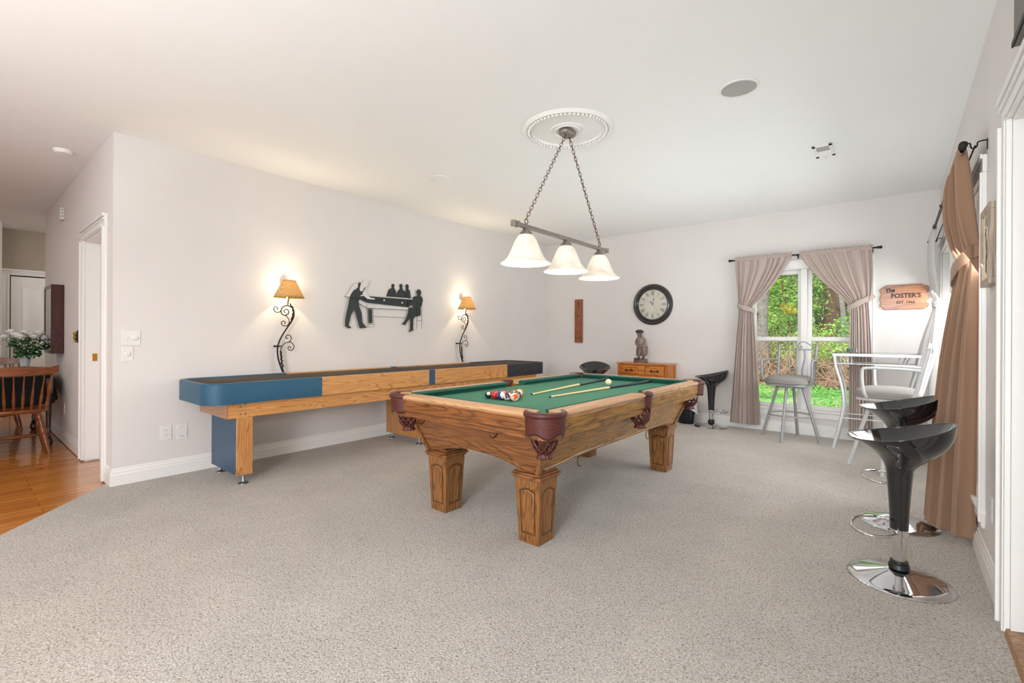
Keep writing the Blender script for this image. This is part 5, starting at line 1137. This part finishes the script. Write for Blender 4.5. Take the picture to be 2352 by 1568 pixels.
def windsor(x, y, rz, lab):
    t = thing('windsor_chair', lab, 'dining chair', (x, y, -.012), rz, 'oak windsor chairs at the dining table')
    # faces local -X ; seat
    def seat(u, v):
        a = 2*pi*u; sq = 1/(abs(cos(a))**3+abs(sin(a))**3)**(1/3); k = [(0, .445), (.6, .440), (.95, .452), (1, .444), (.97, .425), (.85, .414), (0, .414)]; r_, z = catmull(k, v); return Vector((.215*sq*r_*cos(a), .225*sq*r_*sin(a), z))
    MB().grid(seat, 48, 24, cu=True).build('seat', chair_w, t, 80)
    for sx in (-1, 1):
        for sy in (-1, 1):
            top = Vector((sx*.13, sy*.14, .42)); bot = Vector((sx*.205, sy*.215, .0)); n_ = 24; rr = [.014, .016, .020, .024, .020, .013, .020, .014, .020, .024, .027, .026, .022, .016, .022, .015, .021, .020, .019, .018, .0165, .015, .014, .013]
            MB().tube([top+(bot-top)*k/(n_-1) for k in range(n_)], rr, 12).build('leg', chair_wz, t, 70)
    def bar(a, b_, nm):
        a, b_ = Vector(a), Vector(b_); n_ = 20; MB().tube([a+(b_-a)*k/(n_-1) for k in range(n_)], [.008+.011*sin(pi*k/(n_-1))**2+.004*(k in (5, 14)) for k in range(n_)], 10).build(nm, chair_wz, t, 70)
    for sy in (-1, 1): bar((-.175, sy*.185, .17), (.175, sy*.185, .17), 'stretcher')
    bar((0, -.185, .17), (0, .185, .17), 'cross_stretcher')
    # back: posts, spindles, crest rail
    def bp(s_, z): k = (z-.44)/.42; return Vector((.185+.105*k, s_*(1+.22*k), z))
    for s_ in (-1, 1):
        n_ = 16; rr = [.012, .014, .018, .014, .010, .015, .010, .014, .020, .021, .018, .015, .013, .011, .010, .010]
        MB().tube([bp(s_*.19, .44+.36*k/(n_-1)) for k in range(n_)], rr, 10).build('back_post', chair_wz, t, 70)
    for k in range(6):
        y_ = -.145+.058*k; MB().tube([bp(y_, .44+.36*q/9) for q in range(10)], [.007, .010, .012, .0125, .011, .009, .007, .0065, .006, .006], 8).build('spindle', chair_wz, t, 70)
    pl_ = []
    N_ = 24
    top = []; bo = []
    for i in range(N_+1):
        y_ = -.272+.544*i/N_; q = abs(y_)/.272
        zt_ = .872+.010*cos(q*pi)+(.022*max(0, (q-.75)/.25)**.8 if q > .75 else 0); zb_ = .792-.004*cos(q*pi)+(.02*max(0, (q-.8)/.2) if q > .8 else 0)
        top.append((y_, zt_)); bo.append((y_, zb_))
    m = MB()
    for i in range(N_+1):
        for (yy, zz) in (top[i], bo[i]):
            cx = .285+.05*(1-(yy/.272)**2)*.8+(.01 if zz > .83 else 0)
            m.v += [(cx-.012, yy, zz), (cx+.012, yy, zz)]
    for i in range(N_):
        a = 4*i; m.f += [(a, a+4, a+6, a+2), (a+1, a+3, a+7, a+5), (a, a+1, a+5, a+4), (a+2, a+6, a+7, a+3)]
    m.f += [(0, 2, 3, 1), (4*N_, 4*N_+1, 4*N_+3, 4*N_+2)]
    m.build('crest_rail', chair_w, t, 50, bev=.004)
    return t
windsor(-6.68, .425, 0, 'oak windsor chair in the hall, spindle back toward the carpet')
windsor(-8.55, .36, pi, 'oak windsor chair beyond the dining table, only its crest visible')
vs = thing('rose_vase', 'glass vase of white roses on the black tablecloth', 'vase', (-7.45, .538, .737))
MB().lathe([(.001, .0), (.030, .0), (.032, .01), (.034, .05), (.046, .16), (.062, .20), (.059, .20), (.043, .16), (.030, .05), (.026, .016), (.001, .014)], (0, 0, 0), 32).build('vase', vase_m, vs, 60)
random.seed(9); stems = MB(); lv = MB(); tips = []
for k in range(15):
    a = 2*pi*k/15*2.4; r = .06+.15*((k*7) % 15)/15; zt_ = .36+.11*(1-(r/.22))+random.uniform(-.03, .03)
    p0 = Vector((random.uniform(-.015, .015), random.uniform(-.015, .015), .02)); p1 = Vector((.35*r*cos(a), .35*r*sin(a), .22)); p2 = Vector((r*cos(a), r*sin(a), zt_))
    path = smooth_path([p0, p1, p2], 5); stems.tube(path, .003, 5); tips.append(p2)
    for q in range(17):
        c = path[5]+(path[-1]-path[5])*(q/17)+Vector((random.uniform(-.03, .03), random.uniform(-.03, .03), random.uniform(-.03, 0))); d_ = Vector((random.uniform(-1, 1), random.uniform(-1, 1), random.uniform(-.7, .15))).normalized(); s_ = d_.cross(Vector((0, 0, 1))).normalized(); L = random.uniform(.045, .075)
        lv.add([c, c+d_*L*.5+s_*L*.33, c+d_*L, c+d_*L*.5-s_*L*.33], [(0, 1, 2, 3)])
stems.build('stems', leaf_m, vs, 60); lv.build('leaves', leaf_m, vs, 0, solid=.0008)
for p in tips:
    m = MB()
    for ring_, (n_, rr, hh, op) in enumerate(((5, .016, .048, .1), (6, .028, .044, .5), (7, .041, .034, 1.0))):
        for k in range(n_):
            a0 = 2*pi*(k+ring_*.4)/n_
            m.grid(lambda u, v: Vector((p.x+(rr*(.35+.65*v)+op*.006*v*v)*cos(a0+(u-.5)*1.35), p.y+(rr*(.35+.65*v)+op*.006*v*v)*sin(a0+(u-.5)*1.35), p.z-.012+hh*1.25*v*(1-.25*(u-.5)**2*4))), 4, 4)
    m.build('rose', petal_m, vs, 60, solid=.0008)
# lamp over the bar behind the camera, seen mirrored in the far window
hl = thing('amber_hanging_lamp', 'wide amber glass hanging lamp mirrored in the left window pane', 'pendant lamp', (-2.28, -.50, H))
am = glow('amber_glass', 'F2A850', 4.5, 'D99A50')
m = MB(); n_ = 6
pr_ = [(.36, -.93), (.36, -.90), (.20, -.72), (.06, -.70)]
m.lathe(pr_, (0, 0, 0), 12, cap=False); m.build('shade', am, hl, 20, solid=.004)
MB().tube([(0, 0, -.70), (0, 0, -.01)], .008, 8).lathe([(.05, -.02), (.05, -.001)], (0, 0, 0), 20).build('stem', bronze_m, hl, 50)
# ================================================================== WOODS OUTSIDE THE FAR WINDOW
def gx(px, Y): d = px_ray(px, 771); return d.x/d.y*Y
def gz(x, y): 
    k = max(0, (y-17)/14); return -.30+1.5*min(1.6, k)**1.3+.05*noise.noise(Vector((x*.5, y*.5, 0)))
def ground_mat():
    m, t, b = nt('woodland_ground'); co = coords(t)
    n = node(t, 'ShaderNodeTexNoise'); n.inputs['Scale'].default_value = .9; n.inputs['Detail'].default_value = 6; t.links.new(co, n.inputs[0])
    n2 = node(t, 'ShaderNodeTexNoise'); n2.inputs['Scale'].default_value = 14; n2.inputs['Detail'].default_value = 6; t.links.new(co, n2.inputs[0])
    mx = node(t, 'ShaderNodeMix', data_type='RGBA'); t.links.new(ramp(t, n.outputs[0], [(.42, (0, 0, 0)), (.56, (1, 1, 1))]), mx.inputs[0])
    t.links.new(ramp(t, n2.outputs[0], [(.3, lin('6B5A4C')), (.6, lin('B09A88'))]), mx.inputs[6]); t.links.new(ramp(t, n2.outputs[0], [(.3, lin('2F5A26')), (.7, lin('6FA04E'))]), mx.inputs[7])
    t.links.new(mx.outputs[2], b.inputs['Base Color']); b.inputs['Roughness'].default_value = .95; return m
gm = ground_mat()
m = MB().grid(lambda u, v: Vector((-26+46*u, YF+T+.02+45*v, gz(-26+46*u, YF+T+45*v))), 60, 60)
o = m.build('lawn', gm, None, 80); tag(o, 'leafy woodland ground sloping up beyond the window', 'ground', None, 'stuff')
o = MB().box((XR+T+.02, Y0-12, -.34), (22, YF+T, -.30)).build('lawn', gm, None, 0); tag(o, 'open ground outside the right wall windows', 'ground', None, 'stuff')
def leafmat(name, c1, c2, tr=.4):
    m, t, b = nt(name); n = node(t, 'ShaderNodeTexNoise'); n.inputs['Scale'].default_value = 2.2; n.inputs['Detail'].default_value = 5; n.inputs['Roughness'].default_value = .8; t.links.new(coords(t), n.inputs[0])
    c = ramp(t, n.outputs[0], [(.34, lin(c1)), (.66, lin(c2))]); t.links.new(c, b.inputs['Base Color']); b.inputs['Roughness'].default_value = .5
    tl = node(t, 'ShaderNodeBsdfTranslucent'); t.links.new(c, tl.inputs[0]); ms = node(t, 'ShaderNodeMixShader'); ms.inputs[0].default_value = tr
    t.links.new(b.outputs[0], ms.inputs[1]); t.links.new(tl.outputs[0], ms.inputs[2]); t.links.new(ms.outputs[0], t.nodes['Material Output'].inputs[0]); return m
LM = [leafmat('leaf_bright', '56902E', 'BFDE6C'), leafmat('leaf_mid', '3E7A30', '90C45C'), leafmat('leaf_dark', '2C5C2A', '68A04C')]
bark_g = plain('grey_bark', '75706A', .95, noise_amt=.35, nscale=14, bmp=.8, bscale=30); bark_b = plain('brown_bark', '6A4E38', .95, noise_amt=.35, nscale=14, bmp=.8, bscale=30)
def leaves(mb, c, rad3, n, size, rnd):
    for _ in range(n):
        while True:
            p = Vector((rnd.uniform(-1, 1), rnd.uniform(-1, 1), rnd.uniform(-1, 1)))
            if p.length < 1: break
        q = Vector((c[0]+p.x*rad3[0], c[1]+p.y*rad3[1], c[2]+p.z*rad3[2]))
        if noise.noise(q*1.1) < -.12: continue
        d_ = Vector((rnd.uniform(-1, 1), rnd.uniform(-1, 1), rnd.uniform(-.8, .5))).normalized(); s_ = d_.cross(Vector((rnd.uniform(-1, 1), rnd.uniform(-1, 1), rnd.uniform(-1, 1)))).normalized(); L = size*rnd.uniform(.6, 1.3)
        mb.add([q, q+d_*L*.45+s_*L*.32, q+d_*L, q+d_*L*.45-s_*L*.32], [(0, 1, 2, 3)])
def tree(px, Y, r0, hgt, lean, crown, nleaf, size, lm, bark, lab, seed, cat='tree', grp='trees in the woods outside'):
    rnd = random.Random(seed); x = gx(px, Y); z0 = gz(x, Y)-.1; t = thing('tree' if cat == 'tree' else 'shrub', lab, cat, (x, Y, z0), 0, grp)
    n = 12; pts = [Vector((lean*k/n*hgt*.1+.06*sin(k*1.3+seed), .05*cos(k+seed), hgt*k/n)) for k in range(n+1)]
    MB().tube(pts, [r0*(1.25 if k == 0 else 1-.55*k/n) for k in range(n+1)], 12).build('trunk', bark, t, 60)
    br = MB()
    for k in range(9):
        i = rnd.randint(3, n-1); a = rnd.uniform(0, 6.28); L = rnd.uniform(.8, 2.2)*(hgt/7); p = pts[i]
        br.tube(smooth_path([p, p+Vector((cos(a)*L*.5, sin(a)*L*.5, L*.25)), p+Vector((cos(a)*L, sin(a)*L, L*.35))], 3), [r0*.28, r0*.25, r0*.2, r0*.16, r0*.12, r0*.08, r0*.05], 6)
    br.build('branches', bark, t, 60)
    m = MB()
    for (cz, rx, rz_, fr) in crown: leaves(m, (rnd.uniform(-.3, .3), rnd.uniform(-.3, .3), cz), (rx, rx, rz_), int(nleaf*fr), size, rnd)
    m.build('foliage', lm, t, 0)
    return t
tree(1752, 17.5, .235, 9, 0, [(8, 2.5, 1.6, 1)], 1500, .16, LM[1], bark_g, 'thick grey-barked tree trunk close behind the left pane', 1)
tree(1786, 23, .17, 8, .3, [(5.2, 2.3, 2.0, 1)], 3500, .16, LM[0], bark_b, 'slim brown tree trunk leaning in the left pane', 2)
tree(1908, 21, .30, 9, 0, [(7.6, 2.5, 1.8, 1)], 2200, .16, LM[1], bark_b, 'broad brown tree trunk in the right pane', 3)
tree(1931, 19, .09, 7, .2, [(5.0, 1.4, 1.4, 1)], 1800, .13, LM[0], bark_g, 'thin grey sapling trunk right of the broad trunk', 4)
TL = ['leafy tree behind the left curtain edge, beyond the grass', 'bright leafy tree just left of the window mullion', 'tall dark leafy tree directly behind the mullion', 'leafy tree just left of the broad brown trunk', 'bright leafy tree right of the broad brown trunk', 'leafy tree hidden mostly by the right curtain', 'tall dark tree far back in the left pane', 'tallest dark tree far back in the right pane', 'leafy tree outside, left of the far window', 'leafy tree outside, right of the far window']
SL = ['green shrub at the foot of the grey trunk', 'bright green shrub in the right half of the left pane', 'bright low shrub in the left half of the right pane', 'bright green shrub in front of the broad trunk', 'tall green shrub beside the right curtain', 'dark green shrub far back in the left pane', 'green shrub far back behind the mullion', 'bright shrub behind the right curtain', 'bright tall shrub far back in the right pane', 'green shrub behind the left curtain']
for i, (px, Y, h_, lmi) in enumerate([(1700, 24, 7, 1), (1812, 27, 8, 0), (1850, 30, 9, 2), (1880, 26, 8, 1), (1960, 28, 8, 0), (2010, 24, 7, 1), (1770, 33, 10, 2), (1930, 35, 10, 2), (1640, 29, 9, 1), (2070, 30, 9, 2)]):
    tree(px, Y, .14, h_, 0, [(h_*.72, 2.8, h_*.3, .5), (h_*.42, 2.4, 1.7, .5)], 7500, .20, LM[lmi], bark_b, TL[i], 10+i)
UL = ['understory tree with pale green leaves in the top of the left pane', 'understory tree with sunlit leaves near the mullion', 'understory tree with sunlit leaves at the top of the right pane', 'understory tree beside the right curtain swag', 'understory tree with leaves at the left curtain edge']
for i, (px, Y, lmi) in enumerate([(1800, 20.5, 0), (1838, 22.5, 0), (1880, 23.5, 0), (1950, 22, 1), (1768, 22.5, 1)]):
    tree(px, Y, .05, 5.2, 0, [(2.7, 1.5, 1.1, .45), (4.3, 1.7, 1.2, .55)], 7500, .11, LM[lmi], bark_b, UL[i], 70+i)
for i, (px, Y, h_, lmi) in enumerate([(1725, 20.5, 1.6, 1), (1815, 20, 1.9, 0), (1862, 18.2, 1.4, 0), (1900, 17.4, 1.7, 0), (1955, 18, 2.0, 1), (1780, 25, 2.4, 2), (1845, 24, 2.6, 1), (1990, 21, 2.2, 0), (1935, 25, 2.6, 0), (1690, 18, 1.8, 1)]):
    tree(px, Y, .03, h_, 0, [(h_*.75, 1.15, h_*.42, 1)], 1700, .095, LM[lmi], bark_b, SL[i], 40+i, 'shrub', 'shrubs at the edge of the woods')
rnd = random.Random(77); m = MB()
for k in range(1500):
    px = rnd.uniform(1680, 2030); Y = rnd.uniform(15.5, 24); x = gx(px, Y); z0 = gz(x, Y); a = rnd.uniform(0, pi); L = rnd.uniform(.5, 2.0); el = rnd.uniform(0, 1.15)
    p = Vector((x, Y, z0)); q = p+Vector((cos(a)*L*cos(el), sin(a)*.4*L, L*sin(el)+.05)); mid = (p+q)/2+Vector((rnd.uniform(-.15, .15), 0, rnd.uniform(0, .25)))
    m.tube([p, mid, q], [rnd.uniform(.008, .022), .012, .005], 4, cap=False)
o = m.build('brushwood', plain('dry_twigs', '8F745E', .9, noise_amt=.35, nscale=3), None, 0); tag(o, 'tangle of dry pale twigs at the edge of the woods', 'brushwood', None, 'stuff')
m = MB()
for k in range(15000):
    Y = 7.2+(rnd.random()**.8)*10.5; x = gx(rnd.uniform(1640, 2060), Y)+rnd.uniform(-.3, .3)
    if noise.noise(Vector((x*.8, Y*.8, 3))) < -.22 or (Y < 9.5 and x < gx(1835, Y)): continue
    p = Vector((x, Y, gz(x, Y)+rnd.uniform(.02, .12))); a = rnd.uniform(0, 6.28); d_ = Vector((cos(a), sin(a), rnd.uniform(0, .6))); s_ = Vector((-sin(a), cos(a), 0)); L = rnd.uniform(.04, .085)
    m.add([p, p+d_*L*.5+s_*L*.4, p+d_*L, p+d_*L*.5-s_*L*.4], [(0, 1, 2, 3)])
o = m.build('ground_cover', leafmat('ground_cover_leaf', '3E8A34', '8CC85A'), None, 0); tag(o, 'low bright green ground cover outside the far window', 'plants', None, 'stuff')
for k, (px, Y, L, r_) in enumerate(((1880, 16.5, 2.2, .10), (1800, 17.0, 1.6, .07), (1950, 15.8, 1.4, .12))):
    x = gx(px, Y); o = MB().tube([(-L/2, 0, 0), (0, .05, .02), (L/2, -.1, .06)], r_, 10).build('log', bark_b, None, 60); o.location = (x, Y, gz(x, Y)+r_*.8); tag(o, ['longest fallen log lying beyond the grass', 'fallen log nearer the grey tree trunk', 'thick short log at the right curtain edge'][k], 'log', 'fallen logs')
